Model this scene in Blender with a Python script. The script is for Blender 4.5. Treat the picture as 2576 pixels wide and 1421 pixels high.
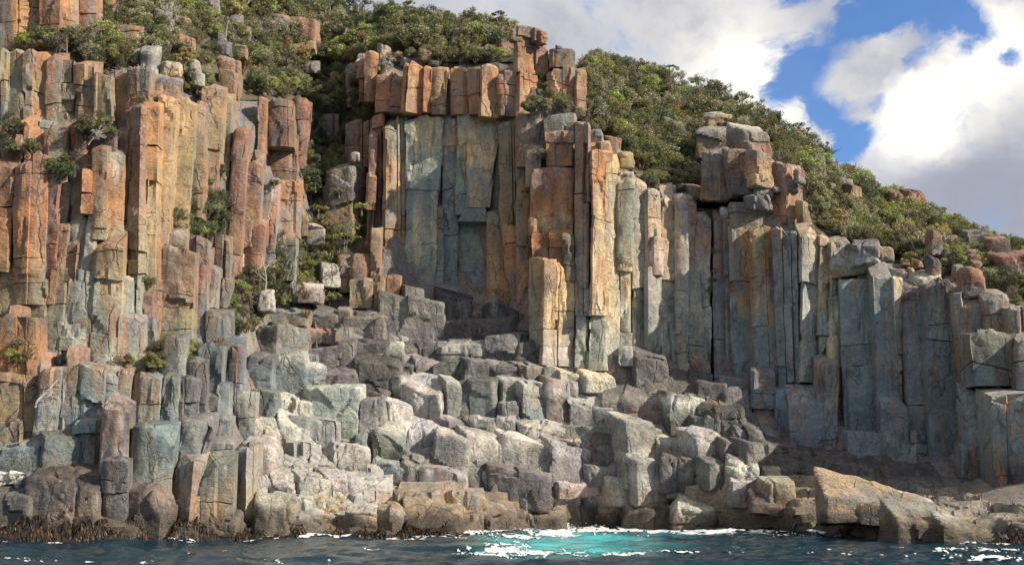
import bpy, math, random
import numpy as np
from mathutils import Vector

# ------------------------------------------------------------------ scene, camera, light
for o in list(bpy.data.objects):
    bpy.data.objects.remove(o)
SC = bpy.context.scene
COL = SC.collection
FPX = 3000.0                      # focal length in units of the 2576-wide study picture
CX, CY = 1288.0, 710.5
CAMH = 5.0
PITCH = math.atan((1187.0 - CY) / FPX)

cam_d = bpy.data.cameras.new('camera')
cam_d.sensor_width = 36.0
cam_d.lens = FPX / 2576.0 * 36.0
cam_d.clip_start = 0.5
cam_d.clip_end = 20000.0
cam = bpy.data.objects.new('camera', cam_d)
COL.objects.link(cam)
cam.location = (0, 0, CAMH)
cam.rotation_euler = (math.pi / 2 + PITCH, 0, 0)
SC.camera = cam

SUN_DIR = Vector((0.82, -0.25, 0.51)).normalized()      # towards the sun
SUN_EL = math.asin(SUN_DIR.z)
SUN_AZ = math.atan2(SUN_DIR.x, SUN_DIR.y)                # clockwise from +Y
SUN_STRENGTH = 5.0
SKY_STRENGTH = 0.10
SC.view_settings.view_transform = 'Standard'
SC.view_settings.look = 'None'
SC.view_settings.exposure = 0.56
SC.view_settings.gamma = 1.0
SC.view_settings.use_curve_mapping = False
SC.render.engine = 'CYCLES'
SC.cycles.max_bounces = 5
SC.cycles.diffuse_bounces = 3
SC.cycles.glossy_bounces = 2
SC.cycles.transmission_bounces = 2
SC.cycles.caustics_reflective = False
SC.cycles.caustics_refractive = False
SC.cycles.use_denoising = True

sun_d = bpy.data.lights.new('sun', 'SUN')
sun_d.energy = SUN_STRENGTH
sun_d.angle = math.radians(0.6)
sun_d.color = (1.0, 0.89, 0.73)
sun = bpy.data.objects.new('sun', sun_d)
COL.objects.link(sun)
sun.rotation_euler = SUN_DIR.to_track_quat('Z', 'Y').to_euler()


class NT:
    """small helper to wire shader nodes"""
    def __init__(self, tree):
        self.t = tree
        tree.nodes.clear()

    def n(self, typ, **kw):
        nd = self.t.nodes.new(typ)
        for k, v in kw.items():
            if k.startswith('in_'):
                key = k[3:]
                key = int(key) if key.isdigit() else key.replace('_', ' ')
                self.put(nd.inputs[key], v)
            else:
                setattr(nd, k, v)
        return nd

    def put(self, sock, v):
        if isinstance(v, bpy.types.NodeSocket):
            self.t.links.new(v, sock)
        else:
            sock.default_value = v

    def math(self, op, a, b=0.0, clamp=False):
        nd = self.t.nodes.new('ShaderNodeMath')
        nd.operation = op
        nd.use_clamp = clamp
        self.put(nd.inputs[0], a)
        self.put(nd.inputs[1], b)
        return nd.outputs[0]

    def vmath(self, op, a, b):
        nd = self.t.nodes.new('ShaderNodeVectorMath')
        nd.operation = op
        self.put(nd.inputs[0], a)
        self.put(nd.inputs[1], b)
        return nd.outputs['Value'] if op in ('DISTANCE', 'LENGTH', 'DOT_PRODUCT') else nd.outputs['Vector']

    def noise(self, vec, scale, detail=4.0, rough=0.55):
        nd = self.t.nodes.new('ShaderNodeTexNoise')
        self.put(nd.inputs['Vector'], vec)
        nd.inputs['Scale'].default_value = scale
        nd.inputs['Detail'].default_value = detail
        nd.inputs['Roughness'].default_value = rough
        return nd

    def ramp(self, v, lo, hi, a=0.0, b=1.0):
        nd = self.t.nodes.new('ShaderNodeMapRange')
        nd.interpolation_type = 'SMOOTHSTEP'
        self.put(nd.inputs['Value'], v)
        self.put(nd.inputs['From Min'], lo)
        self.put(nd.inputs['From Max'], hi)
        self.put(nd.inputs['To Min'], a)
        self.put(nd.inputs['To Max'], b)
        return nd.outputs['Result']

    def mix(self, f, a, b, blend='MIX'):
        nd = self.t.nodes.new('ShaderNodeMix')
        nd.data_type = 'RGBA'
        nd.blend_type = blend
        self.put(nd.inputs[0], f)
        self.put(nd.inputs[6], a)
        self.put(nd.inputs[7], b)
        return nd.outputs[2]

    def scale(self, vec, s):
        return self.vmath('MULTIPLY', vec, s)


def lin(r, g, b):
    def f(c):
        c /= 255.0
        return c / 12.92 if c <= 0.04045 else ((c + 0.055) / 1.055) ** 2.4
    return np.array([f(r), f(g), f(b)])


def l4(r, g, b):
    return tuple(float(v) for v in lin(r, g, b)) + (1.0,)


# ------------------------------------------------------------------ picture geometry -> world
CP, SP = math.cos(PITCH), math.sin(PITCH)


def P(px, py, d):
    """world point seen at study-picture position (px, py) at forward distance y = d"""
    u = (np.asarray(px, float) - CX) / FPX
    v = (CY - np.asarray(py, float)) / FPX
    t = np.asarray(d, float) / (CP - v * SP)
    return np.stack(np.broadcast_arrays(u * t, d, CAMH + t * (SP + v * CP)), axis=-1)


def dir_of(px, py):
    u = (px - CX) / FPX
    v = (CY - py) / FPX
    w = Vector((u, CP - v * SP, SP + v * CP))
    return w.normalized()


def water_d(py):
    v = (CY - np.asarray(py, float)) / FPX
    return -CAMH * (CP - v * SP) / (SP + v * CP)


# ------------------------------------------------------------------ world: blue sky and broken cloud
world = bpy.data.worlds.new('World')
SC.world = world
world.use_nodes = True
W = NT(world.node_tree)
sky = W.n('ShaderNodeTexSky', sky_type='NISHITA')
sky.sun_disc = False
sky.sun_elevation = SUN_EL
sky.sun_rotation = SUN_AZ
sky.air_density = 1.0
sky.dust_density = 0.3
sky.ozone_density = 2.5
tc = W.n('ShaderNodeTexCoord')
gen = tc.outputs['Generated']
n1 = W.noise(gen, 7.0, 7.0, 0.6)
n2 = W.noise(W.vmath('ADD', W.scale(gen, (1.0, 1.0, 1.5)), W.scale(n1.outputs['Color'], (0.10, 0.10, 0.10))), 20.0, 8.0, 0.64)
off1 = W.vmath('SUBTRACT', n1.outputs['Color'], (0.5, 0.5, 0.5))
off2 = W.vmath('SUBTRACT', n2.outputs['Color'], (0.5, 0.5, 0.5))
warp = W.vmath('ADD', W.scale(off1, (0.06, 0.06, 0.06)), W.scale(off2, (0.035, 0.035, 0.035)))
wdir = W.vmath('ADD', gen, warp)


def blob_sum(spots, soft=0.0):
    tot = None
    for px, py, r, amt in spots:
        d = W.vmath('DISTANCE', wdir, tuple(dir_of(px, py)))
        m = W.ramp(d, r * soft / FPX, r / FPX, amt, 0.0)
        tot = m if tot is None else W.math('ADD', tot, m)
    return tot


blue_spots = [(2010, 200, 95, 1), (2055, 110, 100, 1), (2140, 55, 95, 0.9), (2250, 20, 95, 1), (2370, 20, 80, 0.9),
              (2430, 75, 80, 1), (2340, 110, 60, 0.7), (2090, 290, 80, 1), (2150, 350, 70, 1), (2195, 340, 50, 0.7),
              (2270, 150, 55, 0.8), (2545, 125, 45, 0.7), (1945, 70, 50, 0.35), (2010, -40, 90, 0.8), (2200, -60, 150, 0.8),
              (2200, 250, 40, 0.4), (2560, 240, 40, 0.4), (1790, 60, 60, 0.25), (1960, 130, 70, 0.35), (2180, 260, 60, 0.4), (2300, 60, 90, 0.5), (2480, 40, 70, 0.45), (2120, 400, 50, 0.4), (2240, 200, 60, 0.3)]
blue = blob_sum(blue_spots, 0.15)
cloud_back = [(2180, 215, 55, 0.6), (2220, 130, 60, 0.5), (2250, 75, 40, 0.35), (2500, 20, 60, 0.5)]
wisps = blob_sum(cloud_back, 0.0)
dens = W.math('SUBTRACT', blue, wisps)
dens = W.math('ADD', dens, W.math('MULTIPLY', W.math('SUBTRACT', n2.outputs['Fac'], 0.5), 2.2))
dens = W.math('ADD', dens, W.math('MULTIPLY', W.math('SUBTRACT', n1.outputs['Fac'], 0.5), 1.0))
# beyond the frame the same broken cloud goes on
fwd = W.ramp(W.vmath('DISTANCE', gen, tuple(dir_of(1500, 200))), 0.55, 0.9, 0.0, 1.0)
n3 = W.noise(gen, 3.2, 6.0, 0.6)
gaps = W.math('MULTIPLY', W.ramp(n3.outputs['Fac'], 0.50, 0.68), fwd)
clear = W.math('MAXIMUM', W.ramp(dens, 0.0, 0.95, 0.0, 0.96), gaps, True)
# cloud brightness
bright = blob_sum([(2310, 300, 150, 0.50), (2400, 250, 190, 0.22), (2490, 130, 190, 0.25), (1880, 170, 240, 0.28), (1950, 300, 200, 0.22),
                   (2560, 80, 140, 0.2)], 0.0)
grey = blob_sum([(2450, 470, 260, 0.20), (2560, 560, 260, 0.16), (2300, 560, 200, 0.10), (1450, 60, 260, 0.04), (1250, 20, 260, 0.07), (1000, -20, 260, 0.06)], 0.0)
cb = W.math('ADD', 0.80, W.math('SUBTRACT', bright, grey))
cb = W.math('ADD', cb, W.math('MULTIPLY', W.math('SUBTRACT', n1.outputs['Fac'], 0.5), 0.55))
cb = W.math('ADD', cb, W.math('MULTIPLY', W.math('SUBTRACT', n2.outputs['Fac'], 0.5), 0.40))
cloud_col = W.mix(W.ramp(cb, 0.55, 1.10), l4(186, 190, 206), l4(255, 251, 242))
cl = W.n('ShaderNodeVectorMath', operation='SCALE')
W.put(cl.inputs[0], cloud_col)
W.put(cl.inputs['Scale'], W.math('MULTIPLY', W.ramp(cb, 0.25, 1.55, 0.50, 0.86), 1.0 / SKY_STRENGTH))
blue_col = W.mix(1.0, sky.outputs['Color'], (0.56, 0.80, 1.12, 1.0), 'MULTIPLY')
skycol = W.mix(clear, cl.outputs['Vector'], blue_col)
bg = W.n('ShaderNodeBackground', in_Strength=SKY_STRENGTH)
W.put(bg.inputs['Color'], skycol)
wo = W.n('ShaderNodeOutputWorld')
W.put(wo.inputs['Surface'], bg.outputs[0])


# ------------------------------------------------------------------ noise in numpy
def _h(ix, iy, iz, seed):
    h = (ix.astype(np.uint32) * np.uint32(374761393)) ^ (iy.astype(np.uint32) * np.uint32(668265263)) \
        ^ (iz.astype(np.uint32) * np.uint32(2147483647)) ^ np.uint32((seed * 1274126177) & 0xffffffff)
    h = (h ^ (h >> np.uint32(13))) * np.uint32(1274126177)
    h = (h ^ (h >> np.uint32(15))) * np.uint32(2246822519)
    h = h ^ (h >> np.uint32(16))
    return h.astype(np.float32) * np.float32(2.0 / 4294967295.0) - np.float32(1.0)


def vnoise(p, seed=0):
    """value noise, -1..1; p (..., 3)"""
    p = np.asarray(p, np.float32)
    f = np.floor(p)
    i = f.astype(np.int64)
    t = p - f
    t = t * t * (3 - 2 * t)
    r = 0
    for a in (0, 1):
        wa = t[..., 0] if a else 1 - t[..., 0]
        for b in (0, 1):
            wb = t[..., 1] if b else 1 - t[..., 1]
            for c in (0, 1):
                wc = t[..., 2] if c else 1 - t[..., 2]
                r = r + wa * wb * wc * _h(i[..., 0] + a, i[..., 1] + b, i[..., 2] + c, seed)
    return r


def fbm(p, seed=0, octaves=3, gain=0.5):
    p = np.asarray(p, np.float32)
    s, a, tot = 0, 1.0, 0.0
    for k in range(octaves):
        s = s + a * vnoise(p, seed + 17 * k)
        tot += a
        p = p * 2.03
        a *= gain
    return s / tot


def sstep(a, b, x):
    t = np.clip((x - a) / (b - a), 0, 1)
    return t * t * (3 - 2 * t)


# ------------------------------------------------------------------ mesh helpers
def make_mesh(name, verts, quads=None, tris=None, cols=None, mat=None, smooth=True, sharp=None):
    verts = np.asarray(verts, np.float32)
    nq = 0 if quads is None else len(quads)
    nt = 0 if tris is None else len(tris)
    me = bpy.data.meshes.new(name)
    me.vertices.add(len(verts))
    me.vertices.foreach_set('co', verts.ravel())
    parts, starts = [], []
    if nq:
        parts.append(np.asarray(quads, np.int32).ravel())
    if nt:
        parts.append(np.asarray(tris, np.int32).ravel())
    loops = np.concatenate(parts)
    me.loops.add(len(loops))
    me.loops.foreach_set('vertex_index', loops)
    st = np.concatenate([np.arange(nq) * 4, nq * 4 + np.arange(nt) * 3]).astype(np.int32)
    me.polygons.add(nq + nt)
    me.polygons.foreach_set('loop_start', st)
    me.polygons.foreach_set('use_smooth', np.full(nq + nt, smooth, bool))
    me.update(calc_edges=True)
    if cols is not None:
        at = me.color_attributes.new('Col', 'FLOAT_COLOR', 'POINT')
        c4 = np.ones((len(verts), 4), np.float32)
        c4[:, :3] = cols
        at.data.foreach_set('color', c4.ravel())
    if mat is not None:
        me.materials.append(mat)
    if smooth and sharp is not None:
        me.set_sharp_from_angle(angle=math.radians(sharp))
    return me


def link(name, me, parent=None, loc=(0, 0, 0), label=None, cat=None, kind=None, group=None):
    o = bpy.data.objects.new(name, me)
    COL.objects.link(o)
    o.location = [float(v) for v in loc]
    if parent is not None:
        o.parent = parent
    for k, v in (('label', label), ('category', cat), ('kind', kind), ('group', group)):
        if v:
            o[k] = v
    return o


def empty(name, loc, label=None, cat=None, kind=None, group=None):
    return link(name, None, None, loc, label, cat, kind, group)


# ------------------------------------------------------------------ materials
def rock_material(name, streak, cracks, fine, grain=(0.5, 1.5), rust=0.0):
    m = bpy.data.materials.new(name)
    m.use_nodes = True
    N = NT(m.node_tree)
    pos = N.n('ShaderNodeNewGeometry').outputs['Position']
    col = N.n('ShaderNodeAttribute', attribute_name='Col').outputs['Color']
    blot = N.noise(pos, 0.45, 6, 0.62).outputs['Fac']
    spk = N.noise(pos, 3.2, 6, 0.7).outputs['Fac']
    stv = N.noise(N.scale(pos, (1.5, 1.5, 0.10)), 1.0, 6, 0.65).outputs['Fac']
    stv2 = N.noise(N.scale(pos, (4.5, 4.5, 0.35)), 1.0, 4, 0.6).outputs['Fac']
    lich = N.noise(pos, 1.1, 8, 0.72).outputs['Fac']
    c = N.mix(1.0, col, N.n('ShaderNodeCombineColor', in_Red=N.ramp(blot, 0.25, 0.75, 0.70, 1.30),
                            in_Green=N.ramp(blot, 0.25, 0.75, 0.74, 1.24), in_Blue=N.ramp(blot, 0.25, 0.75, 0.80, 1.14)).outputs[0], 'MULTIPLY')
    g = N.ramp(spk, 0.28, 0.72, grain[0], grain[1])
    c = N.mix(1.0, c, N.n('ShaderNodeCombineColor', in_Red=g, in_Green=g, in_Blue=g).outputs[0], 'MULTIPLY')
    c = N.mix(N.ramp(stv, 0.56, 0.72, 0.0, streak), c, (0.045, 0.043, 0.046, 1))
    c = N.mix(N.ramp(stv, 0.44, 0.30, 0.0, streak * 0.55), c, (0.42, 0.40, 0.34, 1))
    c = N.mix(N.ramp(stv2, 0.60, 0.75, 0.0, streak * 0.6), c, (0.06, 0.055, 0.05, 1))
    stv3 = N.noise(N.scale(N.vmath('ADD', pos, N.scale(N.noise(pos, 0.6, 3, 0.5).outputs['Color'], (0.5, 0.5, 0.0))), (1.15, 1.15, 0.055)), 1.0, 5, 0.7).outputs['Fac']
    zone = N.noise(pos, 0.11, 3, 0.5).outputs['Fac']
    c = N.mix(N.math('MULTIPLY', N.ramp(stv3, 0.54, 0.63, 0.0, rust), N.ramp(zone, 0.40, 0.58)), c, (0.36, 0.19, 0.075, 1))
    c = N.mix(N.ramp(stv3, 0.46, 0.38, 0.0, rust * 0.9), c, (0.21, 0.245, 0.25, 1))
    c = N.mix(N.ramp(lich, 0.60, 0.72, 0.0, 0.45), c, (0.52, 0.51, 0.47, 1))
    vor = N.n('ShaderNodeTexVoronoi', feature='DISTANCE_TO_EDGE')
    wv = N.vmath('ADD', N.scale(pos, (0.80, 0.80, 0.17)), N.scale(N.noise(pos, 0.9, 3, 0.6).outputs['Color'], (0.55, 0.55, 0.35)))
    N.put(vor.inputs['Vector'], wv)
    vor.inputs['Scale'].default_value = cracks
    crack = N.ramp(vor.outputs['Distance'], 0.0, 0.035, 0.0, 1.0)
    gate = N.ramp(N.noise(pos, 0.40, 3, 0.5).outputs['Fac'], 0.47, 0.60, 1.0, 0.0)
    crack = N.math('MAXIMUM', crack, gate)
    c = N.mix(N.math('MULTIPLY', N.math('SUBTRACT', 1.0, crack), 0.45), c, (0.05, 0.045, 0.04, 1))
    vor2 = N.n('ShaderNodeTexVoronoi', feature='DISTANCE_TO_EDGE')
    N.put(vor2.inputs['Vector'], N.vmath('ADD', N.scale(pos, (1.0, 1.0, 0.55)), N.scale(N.noise(pos, 1.6, 4, 0.6).outputs['Color'], (0.5, 0.5, 0.5))))
    vor2.inputs['Scale'].default_value = 1.15
    hair = N.math('MAXIMUM', N.ramp(vor2.outputs['Distance'], 0.0, 0.03, 0.0, 1.0), N.ramp(N.noise(pos, 0.55, 3, 0.5).outputs['Fac'], 0.46, 0.58, 1.0, 0.0))
    c = N.mix(N.math('MULTIPLY', N.math('SUBTRACT', 1.0, hair), 0.42), c, (0.05, 0.045, 0.04, 1))
    crack = N.math('MULTIPLY', crack, N.math('ADD', 0.4, N.math('MULTIPLY', hair, 0.6)))
    # tidal belt: rock stained brown by algae up to about a metre and a half above the sea
    zz = N.n('ShaderNodeSeparateXYZ', in_Vector=pos).outputs['Z']
    tide = N.ramp(N.math('ADD', zz, N.math('MULTIPLY', N.math('SUBTRACT', blot, 0.5), 3.0)), 2.6, 0.8, 0.0, 0.80)
    c = N.mix(tide, c, (0.062, 0.050, 0.038, 1))
    f1 = N.noise(pos, 1.3, 9, 0.66).outputs['Fac']
    f2 = N.noise(N.scale(pos, (1.2, 1.2, 4.5)), 1.6, 5, 0.6).outputs['Fac']
    h = N.math('ADD', N.math('MULTIPLY', f1, fine), N.math('MULTIPLY', f2, fine * 0.35))
    h = N.math('ADD', h, N.math('MULTIPLY', crack, 0.30))
    h = N.math('ADD', h, N.math('MULTIPLY', spk, 0.22 * fine))
    b = N.n('ShaderNodeBump', in_Strength=1.0, in_Distance=0.30)
    N.put(b.inputs['Height'], h)
    p = N.n('ShaderNodeBsdfPrincipled')
    N.put(p.inputs['Base Color'], c)
    N.put(p.inputs['Roughness'], N.math('SUBTRACT', 0.88, N.math('MULTIPLY', tide, 0.42)))
    p.inputs['Specular IOR Level'].default_value = 0.3
    N.put(p.inputs['Normal'], b.outputs[0])
    N.put(N.n('ShaderNodeOutputMaterial').inputs['Surface'], p.outputs[0])
    return m


M_COL = rock_material('column_rock', 0.55, 0.55, 0.62, (0.76, 1.24), 0.62)
M_BLK = rock_material('block_rock', 0.42, 0.50, 1.0, (0.70, 1.30), 0.12)


def leaf_material():
    m = bpy.data.materials.new('foliage')
    m.use_nodes = True
    N = NT(m.node_tree)
    col = N.n('ShaderNodeAttribute', attribute_name='Col').outputs['Color']
    rnd = N.n('ShaderNodeObjectInfo').outputs['Random']
    hs = N.n('ShaderNodeHueSaturation')
    N.put(hs.inputs['Hue'], N.ramp(rnd, 0, 1, 0.475, 0.515))
    N.put(hs.inputs['Value'], N.ramp(rnd, 0, 1, 0.75, 1.3))
    N.put(hs.inputs['Color'], col)
    d = N.n('ShaderNodeBsdfDiffuse')
    N.put(d.inputs['Color'], hs.outputs[0])
    t = N.n('ShaderNodeBsdfTranslucent')
    N.put(t.inputs['Color'], hs.outputs[0])
    g = N.n('ShaderNodeBsdfGlossy', in_Roughness=0.45)
    g.inputs['Color'].default_value = (0.6, 0.6, 0.6, 1)
    a = N.n('ShaderNodeMixShader', in_Fac=0.28)
    N.put(a.inputs[1], d.outputs[0]); N.put(a.inputs[2], t.outputs[0])
    b = N.n('ShaderNodeMixShader', in_Fac=0.04)
    N.put(b.inputs[1], a.outputs[0]); N.put(b.inputs[2], g.outputs[0])
    N.put(N.n('ShaderNodeOutputMaterial').inputs['Surface'], b.outputs[0])
    return m


def simple_material(name, rough, var=0.4, scale=3.0, bump=0.0):
    m = bpy.data.materials.new(name)
    m.use_nodes = True
    N = NT(m.node_tree)
    pos = N.n('ShaderNodeNewGeometry').outputs['Position']
    col = N.n('ShaderNodeAttribute', attribute_name='Col').outputs['Color']
    s = N.noise(pos, scale, 5, 0.65).outputs['Fac']
    g = N.ramp(s, 0.25, 0.75, 1 - var, 1 + var)
    c = N.mix(1.0, col, N.n('ShaderNodeCombineColor', in_Red=g, in_Green=g, in_Blue=g).outputs[0], 'MULTIPLY')
    p = N.n('ShaderNodeBsdfPrincipled', in_Roughness=rough)
    N.put(p.inputs['Base Color'], c)
    if bump:
        b = N.n('ShaderNodeBump', in_Strength=bump, in_Distance=0.1)
        N.put(b.inputs['Height'], s)
        N.put(p.inputs['Normal'], b.outputs[0])
    N.put(N.n('ShaderNodeOutputMaterial').inputs['Surface'], p.outputs[0])
    return m


M_LEAF = leaf_material()
M_BARK = simple_material('bark', 0.85, 0.35, 4.0)
M_SOIL = simple_material('slope_soil', 0.95, 0.5, 1.2, 0.8)
M_KELP = simple_material('wet_kelp', 0.35, 0.5, 4.0)
M_FOAM = simple_material('foam_white', 0.8, 0.08, 3.0)

def _pig(c):
    """pigment: photographed tone pulled towards its grey and lifted to the reflectance of dry weathered rock"""
    v = lin(*c)
    g = float(v @ np.array([.3, .55, .15]))
    return np.minimum((v * .90 + g * .10) * 1.04, .66)


PAL = {k: _pig(v) for k, v in {
    'o': (172, 118, 76), 'r': (140, 104, 84), 't': (178, 150, 112), 'y': (205, 180, 128), 'g': (128, 136, 126), 'b': (114, 129, 137),
    'p': (170, 166, 156), 'w': (212, 208, 200), 'd': (100, 94, 93), 'k': (72, 67, 68), 'n': (138, 114, 90), 's': (158, 138, 108),
    'u': (140, 132, 96), 'c': (150, 156, 149), 'm': (126, 122, 117), 'x': (152, 88, 62), 'e': (154, 128, 98)}.items()}

# ------------------------------------------------------------------ depth of the place: distance of the rock surface
DPTS = [
    (-60, 1250, 90), (-60, 1000, 93.6), (-60, 800, 95), (-60, 500, 96.3), (-60, 330, 98), (-60, 150, 99.5), (-60, 60, 107), (-60, -80, 110),
    (150, 1250, 90.5), (150, 1050, 93.8), (150, 850, 95.8), (150, 600, 96.3), (150, 400, 97.2), (150, 250, 99), (150, 150, 100.5), (150, 60, 108), (150, -80, 113),
    (350, 1250, 91.5), (350, 1050, 95.2), (350, 900, 97.6), (350, 700, 98.6), (350, 450, 99.2), (350, 250, 100), (350, 150, 106), (350, 50, 114), (350, -80, 123),
    (520, 1250, 93), (520, 1050, 97), (520, 900, 101.5), (520, 700, 105), (520, 500, 106), (520, 300, 106), (520, 150, 112), (520, 0, 126), (520, -80, 134),
    (610, 1050, 102), (610, 900, 106), (610, 600, 111), (620, 400, 112), (620, 200, 121), (620, 0, 136),
    (700, 700, 113), (700, 500, 113.5), (700, 300, 114.5), (700, 200, 126), (700, 50, 138), (700, -40, 146),
    (800, 850, 115), (800, 760, 118), (800, 650, 121), (800, 500, 126), (800, 350, 130), (800, 200, 136), (800, 50, 148), (800, 0, 151),
    (900, 700, 121), (900, 500, 126), (900, 300, 130), (900, 120, 138), (900, 30, 148),
    (640, 1250, 97), (700, 1150, 104), (700, 1050, 107), (700, 900, 111), (700, 790, 114), (880, 1200, 104), (880, 1050, 109), (880, 900, 113),
    (960, 650, 120.5), (960, 400, 122), (960, 200, 123), (1080, 700, 123), (1080, 400, 124), (1080, 200, 124.5), (1200, 700, 124), (1200, 400, 124),
    (1200, 200, 124.5), (1300, 700, 121), (1300, 400, 121), (1300, 200, 123), (1100, 90, 134), (1250, 85, 139), (1100, 40, 148), (1330, 60, 140),
    (1000, 1250, 104), (1000, 1150, 108), (1000, 1000, 112.5), (1000, 850, 117), (1000, 740, 120), (1200, 1240, 107), (1200, 1100, 110.5),
    (1200, 950, 113.5), (1200, 850, 117), (1200, 760, 121),
    (1400, 1220, 110), (1400, 1100, 112), (1400, 1000, 113.8), (1400, 900, 115.5), (1400, 700, 115.5), (1400, 500, 117), (1400, 300, 119), (1400, 150, 124),
    (1500, 700, 115.5), (1500, 450, 116.5), (1490, 250, 128), (1500, 155, 150),
    (1550, 1200, 110.5), (1550, 1080, 112.5), (1550, 950, 115), (1600, 800, 117.5), (1600, 600, 117.8), (1600, 460, 119.5), (1600, 300, 135), (1600, 180, 152),
    (1700, 1200, 109), (1700, 1080, 112), (1700, 980, 115), (1720, 850, 118), (1720, 600, 118.8), (1720, 450, 127), (1720, 300, 138), (1720, 200, 152),
    (1790, 900, 119.5), (1790, 600, 121), (1800, 400, 129), (1800, 235, 150), (1850, 1200, 106.5), (1850, 1100, 110.5),
    (1900, 950, 115.5), (1900, 700, 116.5), (1900, 520, 118), (1900, 350, 128), (1900, 260, 146), (2020, 1050, 112.5), (2020, 800, 114), (2020, 600, 115.5),
    (2020, 450, 121), (2050, 380, 140), (2000, 1280, 101.5), (2000, 1210, 107), (2150, 1100, 111), (2150, 800, 112.5), (2150, 650, 115), (2150, 520, 128),
    (2200, 1270, 96), (2200, 1205, 105.5), (2300, 1150, 109), (2300, 900, 110.5), (2300, 720, 113), (2300, 600, 122), (2300, 510, 135),
    (2420, 1180, 105.5), (2420, 900, 107), (2420, 740, 110), (2420, 650, 117), (2420, 570, 126), (2400, 1290, 90.5), (2400, 1240, 100),
    (2560, 1280, 91), (2560, 1200, 98.5), (2560, 950, 101), (2560, 800, 104), (2620, 700, 114), (2620, 640, 117), (2720, 1200, 95), (2720, 700, 110)]
WL = [(-160, 1362), (0, 1360), (230, 1359), (500, 1353), (760, 1350), (1000, 1346), (1150, 1344), (1270, 1336), (1380, 1328), (1450, 1325), (1600, 1327), (1800, 1330),
      (1950, 1335), (2100, 1343), (2250, 1352), (2400, 1361), (2576, 1365), (2740, 1367)]
WLX = np.array([w[0] for w in WL], float)
WLY = np.array([w[1] for w in WL], float)


def shore_y(px):
    return np.interp(px, WLX, WLY)


for _x, _y in WL:
    DPTS.append((_x, _y, float(water_d(_y))))
_dp = np.array(DPTS, float)
_A = _dp[:, :2] / 300.0
_K = -np.sqrt(((_A[:, None] - _A[None]) ** 2).sum(-1))
_n = len(_A)
_M = np.zeros((_n + 1, _n + 1))
_M[:_n, :_n] = _K - np.eye(_n) * 0.02
_M[:_n, _n] = 1
_M[_n, :_n] = 1
_wt = np.linalg.solve(_M, np.append(_dp[:, 2], 0))


def D(px, py):
    q = np.stack(np.broadcast_arrays(np.asarray(px, float), np.asarray(py, float)), -1) / 300.0
    sh = q.shape[:-1]
    q = q.reshape(-1, 2)
    k = -np.sqrt(((q[:, None] - _A[None]) ** 2).sum(-1))
    return (k @ _wt[:_n] + _wt[_n]).reshape(sh)


RIM = [(-160, 118), (0, 122), (150, 138), (330, 175), (440, 200), (560, 240), (585, 245), (785, 250), (800, 690), (820, 745), (880, 735), (935, 640), (950, 190),
       (1010, 150), (1290, 150), (1370, 250), (1440, 270), (1490, 340), (1560, 400), (1640, 460), (1750, 510), (1800, 500), (1940, 480), (2035, 570), (2180, 650),
       (2330, 695), (2430, 720), (2576, 765), (2740, 800)]
RIDGE = [(-160, -170), (350, -120), (560, -75), (700, -25), (800, 18), (900, 30), (1000, 52), (1100, 68), (1200, 84), (1300, 100), (1440, 160), (1550, 178), (1700, 208),
         (1800, 240), (1900, 285), (2000, 352), (2100, 425), (2200, 478), (2300, 522), (2400, 565), (2500, 606), (2600, 632), (2740, 660)]
RMX, RMY = np.array(RIM, float).T
RGX, RGY = np.array(RIDGE, float).T


def rim_y(px):
    return np.interp(px, RMX, RMY)


def ridge_y(px):
    return np.interp(px, RGX, RGY)


# ------------------------------------------------------------------ sheets behind the rocks: cliff body and wooded hillside
def grid_quads(r, c):
    i = np.arange(r * c).reshape(r, c)
    return np.stack([i[:-1, :-1], i[:-1, 1:], i[1:, 1:], i[1:, :-1]], -1).reshape(-1, 4)


gx = np.arange(-160, 2741, 12.0)
rows = np.linspace(0, 1, 90)
py = shore_y(gx)[None] + (rim_y(gx) - 14 - shore_y(gx))[None] * rows[:, None]
dd = D(np.broadcast_to(gx, py.shape), py) + 1.3 + 5.0 * np.exp(-((gx - 1780) / 26) ** 2)[None] * sstep(1050, 900, py)
dd = np.maximum.accumulate(dd, axis=0) * 0.5 + dd * 0.5
v = P(np.broadcast_to(gx, py.shape), py, dd)
v[..., 1] += 0.8 * fbm(v * np.array([0.9, 0.5, 0.25]), 3)
foot = v[0].copy()
foot[:, 2] = -6.0
foot[:, 1] -= 1.5
v = np.concatenate([foot[None], v], 0)
cc = PAL['m'] * 0.55 + PAL['n'] * 0.05 + 0.40 * PAL['d']
cliff = link('cliff', make_mesh('cliff', v.reshape(-1, 3), grid_quads(*v.shape[:2]), cols=np.broadcast_to(cc, v.reshape(-1, 3).shape), mat=M_COL),
             kind='structure', label='tall sea cliff of fluted rock columns stained orange and grey')

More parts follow.
